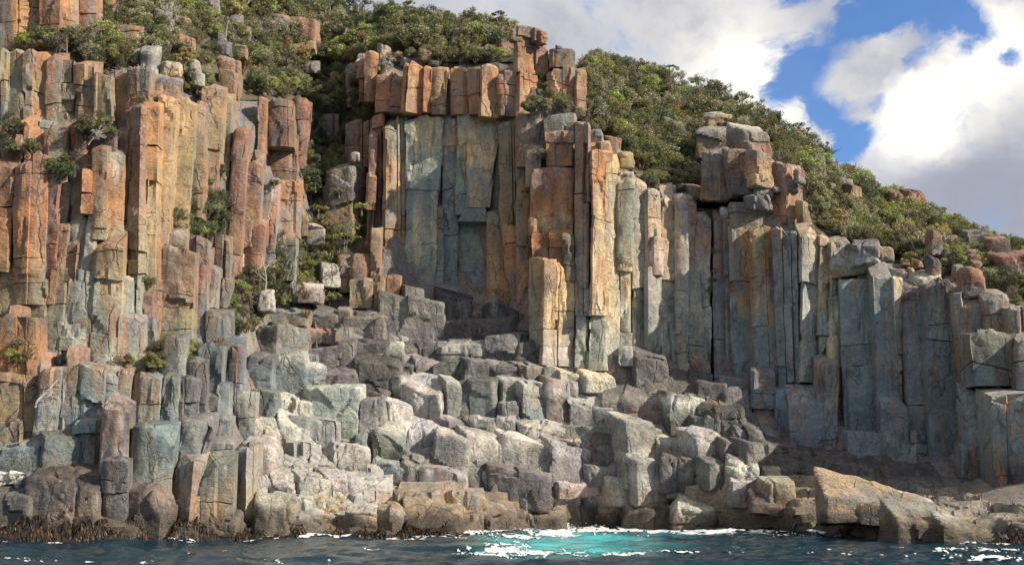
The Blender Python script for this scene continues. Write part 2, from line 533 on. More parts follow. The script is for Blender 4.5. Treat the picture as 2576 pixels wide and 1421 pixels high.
rows = np.linspace(0, 1, 60)
py = (rim_y(gx) + 6)[None] + (ridge_y(gx) - rim_y(gx) - 6)[None] * rows[:, None]
dd = D(np.broadcast_to(gx, py.shape), py) + 1.0
dd = np.maximum.accumulate(dd, axis=0)
v = P(np.broadcast_to(gx, py.shape), py, dd)
back = []
for k in range(1, 9):
    b = v[-1].copy()
    b[:, 1] += k * k * 1.5
    b[:, 2] = b[:, 2] + 0.3 * k - 0.06 * k ** 3
    back.append(b)
v = np.concatenate([v, np.stack(back)], 0)
v[1:, :, 2] += 0.35 * fbm(v[1:] * 0.5, 5)
sc_ = fbm(v.reshape(-1, 3) * 0.5, 8)[:, None]
hc = lin(66, 62, 46) * (0.5 - 0.5 * sc_) + lin(92, 82, 64) * (0.5 + 0.5 * sc_)
link('hillside', make_mesh('hillside', v.reshape(-1, 3), grid_quads(*v.shape[:2]), cols=hc, mat=M_SOIL), kind='structure',
     label='steep scrubby hillside above the sea cliff')


# ------------------------------------------------------------------ rock columns
PROF = {
    'F': [(0, .05), (.03, .01), (.97, 0), (1, .05)],
    'S': [(0, .04), (.02, .0), (.98, 0), (1, .04)],
    'R': [(0, .26), (.16, 0), (1, .46)],
    'Q': [(0, .20), (.06, 0), (1, .52)],
    'L': [(0, .46), (.78, 0), (1, .30)],
    'V': [(0, .36), (.46, 0), (1, .38)],
    'H': [(0, .12), (.14, .0), (.72, .02), (1, .15)],
    'W': [(0, .50), (.62, 0), (1, .62)],
}


def pal_grad(pal, t):
    """colour along a palette string, t 0 (first) .. 1 (last)"""
    a = np.array([PAL[k] for k in pal])
    if len(a) == 1:
        return np.broadcast_to(a[0], t.shape + (3,)).copy()
    x = np.clip(t, 0, 1) * (len(a) - 1)
    i = np.minimum(x.astype(int), len(a) - 2)
    f = sstep(0.0, 1.0, x - i)[..., None]
    return a[i] * (1 - f) + a[i + 1] * f


def facets(q, rg, k, amp, tilt):
    """broken-rock relief: the surface falls into k patches, each set in or out and tilted a little"""
    lo, hi = q.min(0), q.max(0)
    f = lo + (hi - lo) * rg.rand(k, 3)
    i = ((q[:, None, :] - f[None]) ** 2).sum(-1).argmin(1)
    g = rg.normal(0, tilt, (k, 3))
    return rg.normal(0, amp, k)[i] + np.clip((g[i] * (q - f[i])).sum(1), -2 * amp, 2 * amp)


def column(spec, seed, parent, name='rock_column', res=0.24, extra=0.0, field=True):
    xt0, xt1, yt, xb0, xb1, yb, prof, pal = spec[:8]
    dd = (spec[8] if len(spec) > 8 else 0) + extra
    pal2 = spec[9] if len(spec) > 9 else pal
    rg = np.random.RandomState(seed)
    xm, ym = (xt0 + xt1 + xb0 + xb1) / 4, yt * .4 + yb * .6
    d = float(D(xm, ym)) + dd if dd < 60 else float(dd)
    TL, TR, BL, BR = P([xt0, xt1, xb0, xb1], [yt, yt, yb, yb], d)
    zt, zb = (TL[2] + TR[2]) / 2, (BL[2] + BR[2]) / 2
    H = zt - zb
    w = ((TR[0] - TL[0]) + (BR[0] - BL[0])) / 2
    pr = np.array(PROF[prof], float)
    pr[1:-1, 0] += rg.uniform(-.05, .05, len(pr) - 2)
    bx, bo = pr[:, 0] * w, pr[:, 1] * min(w, 4.2)
    arc = np.concatenate([[0], np.cumsum(np.hypot(np.diff(bx), np.diff(bo)))])
    L = arc[-1]
    a = []
    for i in range(len(arc) - 1):
        n = max(2, int(math.ceil((arc[i + 1] - arc[i]) / res)))
        a += list(np.linspace(arc[i], arc[i + 1], n, endpoint=False))
    a.append(L)
    nc = int(rg.poisson(max(0.0, L / {'F': 3.0, 'S': 6.0}.get(prof, 2.7) - .4)))
    cr = np.sort(rg.uniform(.12 * L, .92 * L, nc)) if nc else np.zeros(0)
    for c in cr:
        a += [c - .06, c, c + .06]
    a = np.unique(np.round(np.array(a), 4))
    f = np.interp(a, arc, bx) / w
    off = np.interp(a, arc, bo)
    tx = np.gradient(f * w, a)
    ty = np.gradient(off, a)
    tn = np.hypot(tx, ty)
    nx, ny = ty / tn, -tx / tn
    panel = np.searchsorted(cr, a)
    # joints
    jz = []
    z = zb + rg.uniform(.5, 3.0)
    while z < zt - .6:
        jz.append(z)
        z += rg.choice([rg.uniform(.8, 2.2), rg.uniform(4.0, 10.0), rg.uniform(3.0, 7.0)])
    jz = np.array(jz)
    zr = list(np.linspace(zb, zt, max(3, int(H / (res * 1.25)))))
    for j in jz:
        zr += [j - .06, j, j + .06]
    zr = np.unique(np.round(np.array(zr), 4))
    t = (zr - zb) / H
    sec = np.searchsorted(jz, zr)
    ns, npn = len(jz) + 1, nc + 1
    po = rg.normal(0, .035, (ns, npn)) + rg.normal(0, .08, (1, npn))
    po -= np.where(rg.rand(ns, npn) < .10, rg.uniform(.15, .4, (ns, npn)), 0)
    ns_off = rg.normal(0, .03, ns)
    if prof == 'S':
        po, ns_off = po * .35, ns_off * .35
    R, C = len(zr), len(a)
    disp = po[sec][:, panel] + ns_off[sec][:, None]
    # grooves
    for c in cr:
        k = int(np.argmin(np.abs(a - c)))
        on = (rg.rand(ns) < .8)[sec]
        disp[:, k] -= .26 * on
    jn = fbm(np.stack([a * .8, np.full(C, seed * 1.7), np.zeros(C)], -1), 5)
    for ji, j in enumerate(jz):
        k = int(np.argmin(np.abs(zr - j)))
        amp = np.clip(rg.uniform(-.16, .18) + .36 * fbm(np.stack([a * .7, np.full(C, ji * 3.1 + seed), np.zeros(C)], -1), 6), 0, .4)
        disp[k] -= amp
    # tilt of the joints
    tl = rg.normal(0, .12, ns + 1)
    tr_ = np.interp(zr, np.concatenate([[zb], jz, [zt]])[:ns + 1], tl)
    Z = zr[:, None] + tr_[:, None] * (a[None] - L / 2) * .9 * np.sin(np.pi * np.clip(t, 0, 1))[:, None] ** .5
    Z = Z + .16 * jn[None] * sstep(0, .1, t)[:, None]
    topn = fbm(np.stack([a * .5, np.full(C, seed * .37), np.zeros(C)], -1), 8)
    tops = rg.normal(0, .22) * (a - L / 2) / max(1, L) * 2 + .5 * np.round(topn * 2.2) / 2.2 - .35 * (np.abs(a - L / 2) / (L / 2)) ** 3 * rg.rand()
    tops = tops + (-np.abs(rg.normal(0, .9 if H > 7 else .25, npn)) * (rg.rand(npn) < .6))[panel]
    Z = Z + (tops[None] * min(1.3, w / 2.4)) * sstep(max(.5, 1 - 2.2 / H), 1, t)[:, None] * (1 if H > 4 else .45)
    XL = BL[0] + (TL[0] - BL[0]) * t
    XR = BR[0] + (TR[0] - BR[0]) * t
    X = XL[:, None] + f[None] * (XR - XL)[:, None]
    Y = d + off[None] + 0 * X
    wp = np.stack([X, Y + 40 * (seed % 7), Z], -1)
    nz = (.05 if prof == 'S' else .11) * vnoise(wp * np.array([1.1, 1.1, .14]), 11) + .08 * fbm(wp * .75, 12) + .06 * fbm(wp * np.array([2.6, 2.6, 1.6]), 13, 2)
    disp = disp + nz + facets(wp.reshape(-1, 3) * np.array([1, .6, .42]), rg, int(np.clip(w * H / 4, 5, 60)), .035 if prof == 'S' else .07, .08).reshape(R, C)
    # chipped arrises
    chip = np.zeros(C)
    for c in arc[1:-1]:
        chip += np.exp(-((a - c) / .16) ** 2)
    disp -= chip[None] * (.015 + .15 * np.clip(vnoise(wp * np.array([1, 1, .7]), 21), 0, 1))
    rr = min(.5, .2 * H) * rg.choice([.2, .4, .9])
    q = np.clip((zr - (zt - rr)) / rr, 0, 1)
    sh = 1 - np.sqrt(1 - .96 * q * q)
    cx = (XL + XR)[:, None] / 2
    X = X + nx[None] * disp
    Y = Y + ny[None] * disp
    X = cx + (X - cx) * (1 - .05 * sh[:, None])
    Y = Y + (sh * rr * .9)[:, None]
    T = min(max(2.2, w * .8), 4.5)
    base = d + max(off.max(), 0) + T
    bX = np.stack([XR - .08 * w, XL + .08 * w], 1)
    bY = np.full((R, 2), base)
    bZ = np.repeat(zr[:, None], 2, 1) + rg.choice([0, .4, 1.0, 1.6]) * np.array([[rg.uniform(.3, 1), rg.uniform(.5, 1)]]) * sstep(.9, 1, t)[:, None]
    X = np.concatenate([X, bX], 1); Y = np.concatenate([Y, bY], 1); Z = np.concatenate([Z, bZ], 1)
    C2 = C + 2
    V = np.stack([X, Y, Z], -1).reshape(-1, 3)
    idx = np.arange(R * C2).reshape(R, C2)
    nxt = np.roll(idx, -1, axis=1)
    quads = np.stack([idx[:-1], nxt[:-1], nxt[1:], idx[1:]], -1).reshape(-1, 4)
    tc_ = V[(R - 1) * C2:].mean(0)
    tc_[2] += .15
    bc_ = V[:C2].mean(0)
    V = np.concatenate([V, [tc_, bc_]])
    ti, bi = R * C2, R * C2 + 1
    tris = np.concatenate([np.stack([idx[-1], nxt[-1], np.full(C2, ti)], -1), np.stack([nxt[0], idx[0], np.full(C2, bi)], -1)])
    # pigment
    wv = V.copy()
    tt = 1 - (wv[:, 2] - zb) / H
    tt = tt + .16 * fbm(wv * np.array([.9, .9, .22]), seed % 50 + 60) + .30 * fbm(wv * np.array([1.5, 1.5, .07]), seed % 9 + 30) + .04 * rg.normal()
    col = pal_grad(pal, tt)
    s1 = fbm(wv * np.array([1.1, 1.1, .09]), 31)
    pyv = np.interp(wv[:, 2], [zb, zt], [yb, yt])
    fr = np.linspace(yt, yb, 24)
    fx_ = xt0 * .5 + xt1 * .5 + (xb0 + xb1 - xt0 - xt1) * .5 * (fr - yt) / (yb - yt)
    wgt = FIELD[None, :, 2] * np.exp(-(((fx_[:, None] - FIELD[None, :, 0]) / 70) ** 2 + ((fr[:, None] - FIELD[None, :, 1]) / 110) ** 2)) + 1e-9
    fc = (wgt @ FIELD[:, 3:]) / wgt.sum(1)[:, None]
    fcol = np.stack([np.interp(pyv, fr, fc[:, k]) for k in range(3)], 1)
    alt = pal_grad(pal2[::-1] if pal2 == pal else pal2, tt)
    k = sstep(.0, .22, s1)[:, None] * .85
    mixf = (.18 if prof == 'S' else .42) + .22 * fbm(wv * np.array([.5, .5, .2]), 37)[:, None]
    mixf = np.clip(mixf, 0, 1) * (1.0 if field else 0.0)
    if not field:
        col = (col * .55 + (col @ np.array([.3, .55, .15]))[:, None] * .45) * .92
        alt = alt * .6 + (alt @ np.array([.3, .55, .15]))[:, None] * .4
    col = col * (1 - mixf) + fcol * mixf
    k = k * (1 - .5 * mixf)
    col = col * (1 - k) + alt * k
    pv = 1 + .07 * rg.normal(size=(ns, npn))
    pf = np.concatenate([(pv[sec][:, panel]), np.ones((R, 2))], 1).reshape(-1)
    col[:-2] *= np.clip(pf, .75, 1.3)[:, None]
    col = col * (1 + .03 * rg.normal(size=3))
    ctr = np.array([(BL[0] + BR[0]) / 2, d, zb])
    me = make_mesh(name, V - ctr, quads, tris, np.clip(col, .01, .8), M_COL, True, 24)
    return link(name, me, parent, ctr - np.array(parent.location))


# left buttress, gully pinnacle, central wall, right wall: (x0,x1,y top; x0,x1,y bottom; profile; palette top-down; depth shift)
COLS = [
    # highest pillars, left
    (-40, 38, -60, -40, 38, 128, 'F', 'rr', -3.6), (36, 92, -60, 36, 92, 122, 'Q', 'to', -3.2), (93, 152, -60, 93, 150, 122, 'F', 'rr', -4.4), (150, 186, -60, 150, 182, 126, 'Q', 'ot', -4.2),
    (187, 240, -60, 186, 240, 130, 'H', 'nr', -3.2), (240, 285, -40, 240, 280, 62, 'H', 'or', 1), (276, 346, 64, 276, 346, 132, 'H', 'rr', -2), (395, 420, -60, 395, 420, 20, 'H', 'rn', 8),
    (455, 485, -60, 455, 485, 14, 'H', 'rn', 8),
    # upper band, left
    (-60, 20, 126, -60, 18, 306, 'F', 'ugb', 0), (18, 62, 124, 18, 62, 308, 'F', 'uge', .2, 'ug'), (60, 82, 126, 58, 82, 310, 'F', 'ren', 0), (80, 112, 130, 80, 106, 310, 'Q', 'ouo', .3),
    (107, 153, 142, 100, 150, 316, 'H', 'rnu', .3, 'ne'), (151, 191, 150, 142, 188, 320, 'F', 'nue', .4, 'dn'), (189, 241, 152, 185, 238, 322, 'F', 'rne', .2, 'nu'),
    (238, 284, 185, 232, 284, 385, 'F', 'une', .5), (282, 330, 186, 280, 332, 305, 'F', 'enr', .6, 'kn'), (318, 380, 168, 320, 372, 340, 'F', 'mrn', -.1, 'mn'),
    (88, 142, 306, 86, 142, 392, 'F', 'bub', 1.2), (140, 192, 318, 138, 190, 392, 'F', 'gbb', 1.2), (-50, 40, 306, -50, 40, 420, 'F', 'nrn', 1.2),
    (40, 82, 297, 38, 80, 342, 'R', 'oo', -.6), (36, 84, 340, 36, 80, 370, 'R', 'on', -.3), (188, 220, 297, 188, 216, 386, 'H', 'rr', -.4),
    # the big sunlit arete
    (322, 364, 258, 306, 352, 905, 'L', 'rreugc', -.8, 'rnu'), (362, 394, 256, 350, 380, 905, 'Q', 'ooteeugg', -.8, 'ttee'), (392, 441, 228, 376, 412, 640, 'Q', 'otteer', -.2, 'tte'),
    (440, 486, 240, 412, 464, 605, 'Q', 'teuer', .2, 'uee'), (484, 512, 250, 462, 498, 590, 'Q', 'eunr', .5), (510, 557, 215, 490, 545, 420, 'Q', 'eun', .6),
    (466, 514, 398, 462, 506, 545, 'H', 'ren', .1, 'on'), (512, 546, 412, 506, 542, 520, 'H', 'rr', .6), (552, 582, 235, 544, 574, 455, 'H', 'nmn', 1.6), (542, 572, 440, 530, 560, 540, 'H', 'nd', 2.0),
    (584, 600, 190, 574, 596, 330, 'H', 'nd', 3),
    # third tier, left
    (-60, 34, 415, -60, 20, 712, 'F', 'rron', -.2, 'kro'), (40, 119, 378, 26, 104, 765, 'H', 'rrooun', -.5, 'kon'), (114, 152, 395, 84, 134, 765, 'F', 'drrxrn', 0, 'rr'),
    (150, 178, 450, 138, 166, 570, 'H', 'rnd', .2), (134, 172, 560, 104, 152, 765, 'H', 'nrnu', .3), (178, 236, 383, 168, 216, 612, 'H', 'rrnun', .1, 'dr'),
    (203, 228, 425, 202, 226, 482, 'R', 'ox', -1.0), (195, 229, 476, 194, 227, 535, 'R', 'xo', -1.0), (232, 266, 369, 228, 264, 602, 'H', 'mrneg', -.7, 'rn'), (264, 304, 368, 250, 302, 604, 'R', 'mrootg', -.9, 'pot'),
    (302, 330, 386, 290, 322, 640, 'L', 'ndb', .3), (214, 246, 520, 176, 228, 812, 'H', 'cpccb', -.2, 'pb'), (236, 308, 588, 206, 296, 910, 'H', 'rtcgc', -.72, 'xoxc'),
    (160, 200, 600, 130, 180, 860, 'F', 'nrnug', .2, 'nb'), (350, 382, 732, 348, 380, 808, 'H', 'rr', -.2), (344, 386, 796, 338, 384, 905, 'F', 'gbb', .3),
    (394, 487, 622, 384, 477, 905, 'H', 'nrregg', -.3, 'rug'), (488, 526, 640, 462, 502, 868, 'H', 'drbb', .4, 'rb'), (518, 552, 665, 488, 540, 858, 'H', 'mmd', .8), (548, 580, 700, 520, 560, 830, 'H', 'nmd', 1.0),
    (-60, 62, 706, -60, 54, 812, 'F', 'nu', .4), (10, 58, 765, 10, 58, 806, 'R', 'rr', -1.3), (-60, 100, 800, -60, 102, 946, 'F', 'dror', -.8, 'kor'), (60, 120, 690, 58, 110, 912, 'F', 'nung', .2, 'un'),
    (108, 168, 716, 102, 152, 918, 'F', 'ngbu', .3, 'gb'), (158, 216, 706, 128, 212, 905, 'H', 'cgcb', -.1, 'bp'), (290, 345, 690, 286, 345, 915, 'R', 'gcc', -.5, 'pc'),
    # lower tier, left
    (-60, 92, 940, -60, 88, 1100, 'H', 'ngnd', -.2, 'nu'), (98, 152, 926, 82, 126, 1170, 'H', 'obpb', -.2, 'gb'), (146, 208, 924, 122, 196, 1110, 'F', 'ngbb', .1, 'gb'),
    (168, 210, 868, 168, 208, 932, 'R', 'rr', -.9), (166, 206, 926, 150, 204, 1010, 'H', 'nrg', -.3), (205, 262, 914, 194, 248, 1120, 'H', 'rbbb', -.2, 'gb'),
    (268, 328, 928, 238, 318, 1060, 'H', 'rngb', 0, 'nb'), (252, 322, 1022, 240, 312, 1290, 'H', 'kdpmb', -1.0, 'pm'), (344, 404, 942, 336, 396, 1098, 'H', 'dngb', 0, 'pg'),
    (404, 448, 948, 392, 440, 1098, 'H', 'dgbb', .1, 'gd'), (318, 360, 956, 312, 346, 1100, 'L', 'dnb', .5), (330, 436, 1078, 316, 424, 1250, 'H', 'kdmb', -1.2, 'bm'), (258, 318, 1152, 254, 318, 1310, 'H', 'kdd', -1.6),
    (182, 238, 1055, 180, 236, 1172, 'H', 'gbb', -.4), (500, 562, 864, 492, 546, 1066, 'F', 'kkbcb', -.3, 'bk'), (546, 612, 862, 540, 604, 1050, 'F', 'kdbgd', -.1, 'bg'),
    (438, 504, 944, 440, 494, 1060, 'H', 'kdd', .2), (452, 540, 1058, 420, 492, 1214, 'H', 'dmbm', -.4, 'gb'), (424, 506, 1164, 402, 494, 1318, 'L', 'mmns', -1.0), (494, 586, 1184, 490, 580, 1346, 'H', 'gmnd', -1.2),
    (580, 648, 1110, 574, 640, 1346, 'L', 'pmss', -.6, 'mp'), (534, 580, 1042, 530, 576, 1120, 'H', 'mm', -.2), (520, 586, 1104, 506, 580, 1200, 'H', 'mbm', -.4), (596, 642, 985, 592, 636, 1130, 'H', 'pmb', .2),
    # pinnacle in the gully
    (590, 624, 318, 552, 602, 700, 'H', 'rmrnr', 0, 'rn'), (622, 662, 368, 570, 640, 705, 'H', 'rdoreo', -.4, 'op'), (642, 672, 236, 640, 668, 378, 'H', 'rrr', .6), (664, 736, 248, 664, 738, 368, 'H', 'mrdr', -.3, 'rd'),
    (664, 744, 356, 662, 742, 456, 'H', 'drrn', -.4, 'rk'), (688, 754, 436, 680, 748, 594, 'R', 'oobr', -.9, 'or'), (648, 700, 440, 632, 686, 705, 'H', 'bobb', -.2, 'pb'), (684, 748, 588, 676, 742, 705, 'F', 'rbcb', -.3, 'bc'),
    (734, 780, 250, 728, 766, 425, 'H', 'rrrr', .4, 'rd'), (628, 668, 560, 616, 650, 705, 'H', 'xrob', -.6),
    # gully rocks
    (805, 852, 286, 800, 850, 405, 'H', 'ddn', 0), (872, 892, 182, 872, 892, 270, 'H', 'mn', 0), (895, 922, 132, 895, 920, 252, 'H', 'pon', -1), (918, 950, 124, 916, 946, 256, 'H', 'onn', -.5),
    (868, 912, 300, 866, 910, 420, 'F', 'ndn', 0, 'ok'), (905, 945, 300, 905, 940, 420, 'F', 'dnr', .2, 'kn'), (924, 950, 330, 914, 938, 700, 'H', 'nrrn', -1.0), (830, 868, 178, 830, 866, 222, 'H', 'rr', -.5),
    (850, 886, 640, 850, 884, 735, 'H', 'nnm', -1.0), (882, 938, 634, 880, 934, 738, 'H', 'mern', -1.4, 'rm'), (930, 960, 580, 924, 950, 760, 'H', 'nrn', -1.2),
    (880, 940, 700, 878, 936, 775, 'F', 'mn', -1), (930, 970, 690, 930, 965, 790, 'F', 'nun', -.8), (965, 1010, 690, 960, 1010, 760, 'F', 'ron', -.8),
    # central wall, upper tier
    (944, 988, 188, 944, 986, 282, 'F', 'ron', 0), (984, 1016, 196, 984, 1012, 284, 'F', 'rnn', .5), (1012, 1030, 160, 1006, 1022, 280, 'L', 'oe', -.6), (1026, 1068, 160, 1020, 1062, 280, 'Q', 'oto', -.8, 'ox'), (1064, 1084, 160, 1060, 1082, 280, 'R', 'ooo', -.5, 'ox'),
    (1082, 1130, 160, 1078, 1124, 286, 'F', 'tet', -.2, 'en'), (1128, 1174, 162, 1132, 1180, 287, 'H', 'oto', .2, 'rn'), (1174, 1214, 162, 1178, 1214, 284, 'L', 'rot', -.8), (1208, 1256, 160, 1206, 1254, 292, 'R', 'potx', -1.2, 'ot'),
    (1248, 1302, 176, 1254, 1302, 290, 'H', 'rom', -.2, 'mo'), (1228, 1256, 180, 1236, 1256, 288, 'F', 'rn', .8),
    # central wall, main face
    (936, 966, 284, 928, 962, 694, 'L', 'rorrn', -.4, 'rn'), (958, 1016, 280, 958, 1020, 694, 'R', 'rrotgotu', -.9, 'gtu'), (1012, 1030, 288, 1012, 1026, 770, 'F', 'gbgb', 1.2), (1020, 1118, 284, 1020, 1092, 775, 'S', 'ccbcgb', .2, 'ycyb'),
    (1090, 1118, 520, 1088, 1114, 775, 'S', 'gbgb', .35, 'bg'), (1116, 1162, 290, 1112, 1152, 524, 'S', 'ctbcb', .3, 'yb'), (1108, 1152, 516, 1106, 1152, 770, 'S', 'bgb', .5, 'gb'),
    (1150, 1182, 287, 1146, 1176, 540, 'S', 'cyucy', -.2, 'gb'), (1178, 1258, 286, 1172, 1228, 522, 'S', 'ucycb', -.3, 'tyby'), (1172, 1226, 516, 1150, 1226, 556, 'F', 'bgb', -.1), (1148, 1228, 548, 1150, 1228, 765, 'S', 'bcbb', .9, 'cb'),
    (1222, 1264, 520, 1228, 1276, 794, 'H', 'uotto', -.4, 'gto'), (1254, 1302, 290, 1262, 1312, 800, 'F', 'nueon', .4, 'nu'), (1298, 1334, 284, 1298, 1338, 880, 'H', 'nrneod', -.2, 'un'), (1262, 1300, 560, 1274, 1302, 840, 'H', 'noen', -.2, 'dn'),
    # twin pillars and the prow
    (1298, 1370, 282, 1302, 1346, 420, 'H', 'mmnn', -.5, 'nm'), (1322, 1366, 368, 1322, 1350, 470, 'H', 'mn', -1.2), (1366, 1448, 290, 1368, 1446, 336, 'F', 'mm', -.3, 'pm'), (1368, 1444, 328, 1368, 1444, 416, 'F', 'rxoo', -.5, 'go'),
    (1400, 1446, 410, 1402, 1446, 446, 'F', 'bb', 1.6), (1332, 1446, 420, 1332, 1440, 592, 'S', 'oeotx', -.1, 'bxog'), (1332, 1440, 578, 1336, 1440, 662, 'F', 'oxn', -.3, 'on'), (1412, 1446, 588, 1416, 1446, 705, 'H', 'nkd', .4),
    (1332, 1372, 640, 1336, 1366, 918, 'L', 'eegc', -.6, 'ge'), (1366, 1448, 650, 1362, 1442, 918, 'Q', 'otyypp', -1.1, 'yyp'),
    (1446, 1490, 300, 1448, 1488, 792, 'L', 'mrnbrb', -.2, 'nrb'), (1484, 1544, 352, 1486, 1542, 792, 'Q', 'yootyyoy', -.7, 'ooyy'), (1446, 1486, 780, 1446, 1486, 925, 'F', 'bpgp', .5, 'pg'), (1480, 1530, 788, 1480, 1526, 932, 'F', 'ppcp', .3, 'pp'),
    (1522, 1562, 400, 1520, 1560, 925, 'Q', 'tptyypp', .1, 'ypp'), (1556, 1592, 452, 1556, 1590, 880, 'H', 'tgptpp', .2, 'gp'), (1556, 1590, 872, 1556, 1590, 920, 'F', 'pp', .1),
    # pale wall right of the prow
    (1588, 1630, 452, 1590, 1628, 892, 'Q', 'tpgpgg', .2, 'gp'), (1624, 1664, 468, 1626, 1664, 925, 'R', 'ptpgg', 0, 'pg'), (1660, 1704, 470, 1662, 1706, 925, 'Q', 'ptepgg', .1, 'tpg'), (1696, 1730, 490, 1700, 1734, 945, 'H', 'ppcpg', .2, 'tg'),
    (1724, 1756, 490, 1728, 1782, 950, 'R', 'mopcpgg', .1, 'gp'), (1630, 1700, 462, 1632, 1698, 520, 'H', 'mp', -.8), (1698, 1752, 488, 1700, 1752, 530, 'H', 'pm', -.6), (1640, 1672, 590, 1640, 1670, 690, 'R', 'tpp', -.5),
    # dark cleft and right wall
    (1752, 1800, 520, 1776, 1806, 1010, 'L', 'drnnd', 3.2, 'kd'), (1796, 1838, 512, 1796, 1842, 1050, 'H', 'mnbbbd', .6, 'nd'), (1782, 1802, 640, 1786, 1808, 1000, 'H', 'rnnd', 2.2), (1820, 1848, 560, 1830, 1856, 1060, 'H', 'kngbb', .3, 'bb'),
    (1834, 1938, 508, 1836, 1940, 574, 'H', 'mdm', -.8, 'pm'), (1836, 1890, 566, 1842, 1904, 1036, 'S', 'tngbbb', -.1, 'nob'), (1886, 1940, 566, 1898, 1968, 1052, 'S', 'tuotgbb', -.2, 'ubb'), (1930, 1956, 640, 1950, 1984, 1080, 'H', 'kbbb', .8),
    (1944, 1984, 408, 1940, 1984, 562, 'L', 'mron', -.6, 'rm'), (1978, 2020, 412, 1978, 2028, 564, 'Q', 'ptoo', -.9, 'xt'), (1948, 2024, 562, 1966, 2030, 990, 'L', 'mbbdbb', -.8, 'bb'), (2016, 2066, 572, 2018, 2064, 960, 'Q', 'mpcpgcp', -.9, 'ycp'),
    (2060, 2092, 590, 2062, 2096, 940, 'Q', 'rnypcc', -.2, 'pc'), (2086, 2116, 606, 2088, 2124, 925, 'R', 'tybpyp', -.1, 'yg'), (1984, 2066, 968, 1988, 2062, 1162, 'S', 'bbb', -.4, 'gb'), (2054, 2112, 914, 2058, 2112, 1166, 'F', 'dgbb', -.8, 'gb'),
    (2104, 2124, 640, 2106, 2132, 1140, 'H', 'ntgb', .8), (2108, 2192, 650, 2124, 2210, 1096, 'S', 'tbbbbb', 0, 'bgbb'), (2132, 2222, 1088, 2136, 2222, 1204, 'S', 'bbb', -.5), (2186, 2214, 690, 2206, 2224, 1130, 'H', 'dnbb', .5),
    (2192, 2252, 684, 2210, 2262, 1022, 'S', 'mbbmbb', -.9, 'gm'), (2246, 2272, 690, 2256, 2280, 1022, 'Q', 'ypmpb', -.7, 'pp'), (2216, 2284, 1016, 2220, 2292, 1220, 'S', 'bbcb', 0, 'bg'),
    (2264, 2332, 704, 2288, 2352, 1236, 'S', 'dbbgbb', .2, 'bb'), (2328, 2402, 712, 2346, 2452, 1262, 'S', 'dbbbbk', .1, 'gbk'), (2400, 2446, 722, 2450, 2470, 1250, 'L', 'dndbd', .7, 'kd'),
    (2402, 2492, 726, 2416, 2500, 850, 'H', 'mpd', -.8, 'pn'), (2476, 2544, 740, 2484, 2556, 852, 'H', 'mrt', -.8, 'pr'), (2538, 2640, 768, 2540, 2640, 860, 'H', 'mnt', -1, 'pm'),
    (2440, 2572, 836, 2450, 2580, 970, 'S', 'mdbm', -1.2, 'gd'), (2566, 2680, 850, 2566, 2680, 980, 'F', 'mdb', -.6), (2436, 2530, 955, 2452, 2530, 1268, 'L', 'bbdk', -1.4, 'bk'), (2516, 2690, 962, 2526, 2700, 1268, 'L', 'pbbkk', -2.0, 'bk'),
]
_f = []
for s in COLS:
    for k in range(5):
        t = (k + .5) / 5
        _f.append(np.concatenate([[(s[0] + s[1]) / 2 * (1 - t) + (s[3] + s[4]) / 2 * t, s[2] * (1 - t) + s[5] * t, math.sqrt((s[1] - s[0]) * (s[5] - s[2]) / 5)],
                                  pal_grad(s[7], np.array([t]))[0]]))
FIELD = np.array(_f)
for i, s in enumerate(COLS):
    column(s, 100 + i, cliff)

# narrower columns set back between the ones above, so that every cleft has rock in it
_cc = np.array([((s[0] + s[1] + s[3] + s[4]) / 4, (s[2] + s[5]) / 2) for s in COLS])
_rg = np.random.RandomState(5)


def zone_fill(x0, x1, top, bot, wlo, whi, extra):
    x = x0
    k = 0
    while x < x1:
        w = _rg.uniform(wlo, whi)
        yt = float(np.interp(x + w / 2, *zip(*top))) + _rg.uniform(-6, 14)
        yb = float(np.interp(x + w / 2, *zip(*bot)))
        yy = yt
        while yy < yb - 40:
            y2 = min(yb, yy + _rg.uniform(160, 420))
            j = int(np.argmin(np.hypot((_cc[:, 0] - x - w / 2) * 2, _cc[:, 1] - (yy + y2) / 2)))
            sh = (x - 1288) / 1288 * -8 * (y2 - yy) / 400
            column((x, x + w, yy, x - sh, x + w - sh, y2 + 12, random.Random(k).choice('HHRLF'), COLS[j][7], 0), 900 + int(x) + k * 7, cliff, res=.34, extra=extra)
            yy = y2
            k += 1
        x += w * .96


zone_fill(-60, 330, [(-60, 310), (330, 320)], [(-60, 1150), (330, 1150)], 48, 72, .5)
zone_fill(330, 560, [(330, 560), (560, 600)], [(330, 1150), (560, 1060)], 48, 70, .8)
zone_fill(940, 1330, [(940, 300), (1330, 300)], [(940, 760), (1330, 860)], 60, 80, 3.4)
zone_fill(1570, 1745, [(1570, 440), (1745, 530)], [(1570, 900), (1745, 970)], 45, 62, .9)
zone_fill(1745, 1815, [(1745, 560), (1815, 560)], [(1745, 1000), (1815, 1040)], 26, 34, 4.2)
zone_fill(1815, 2440, [(1815, 560), (1940, 600), (2120, 660), (2440, 740)], [(1815, 1080), (2440, 1230)], 60, 80, 1.0)


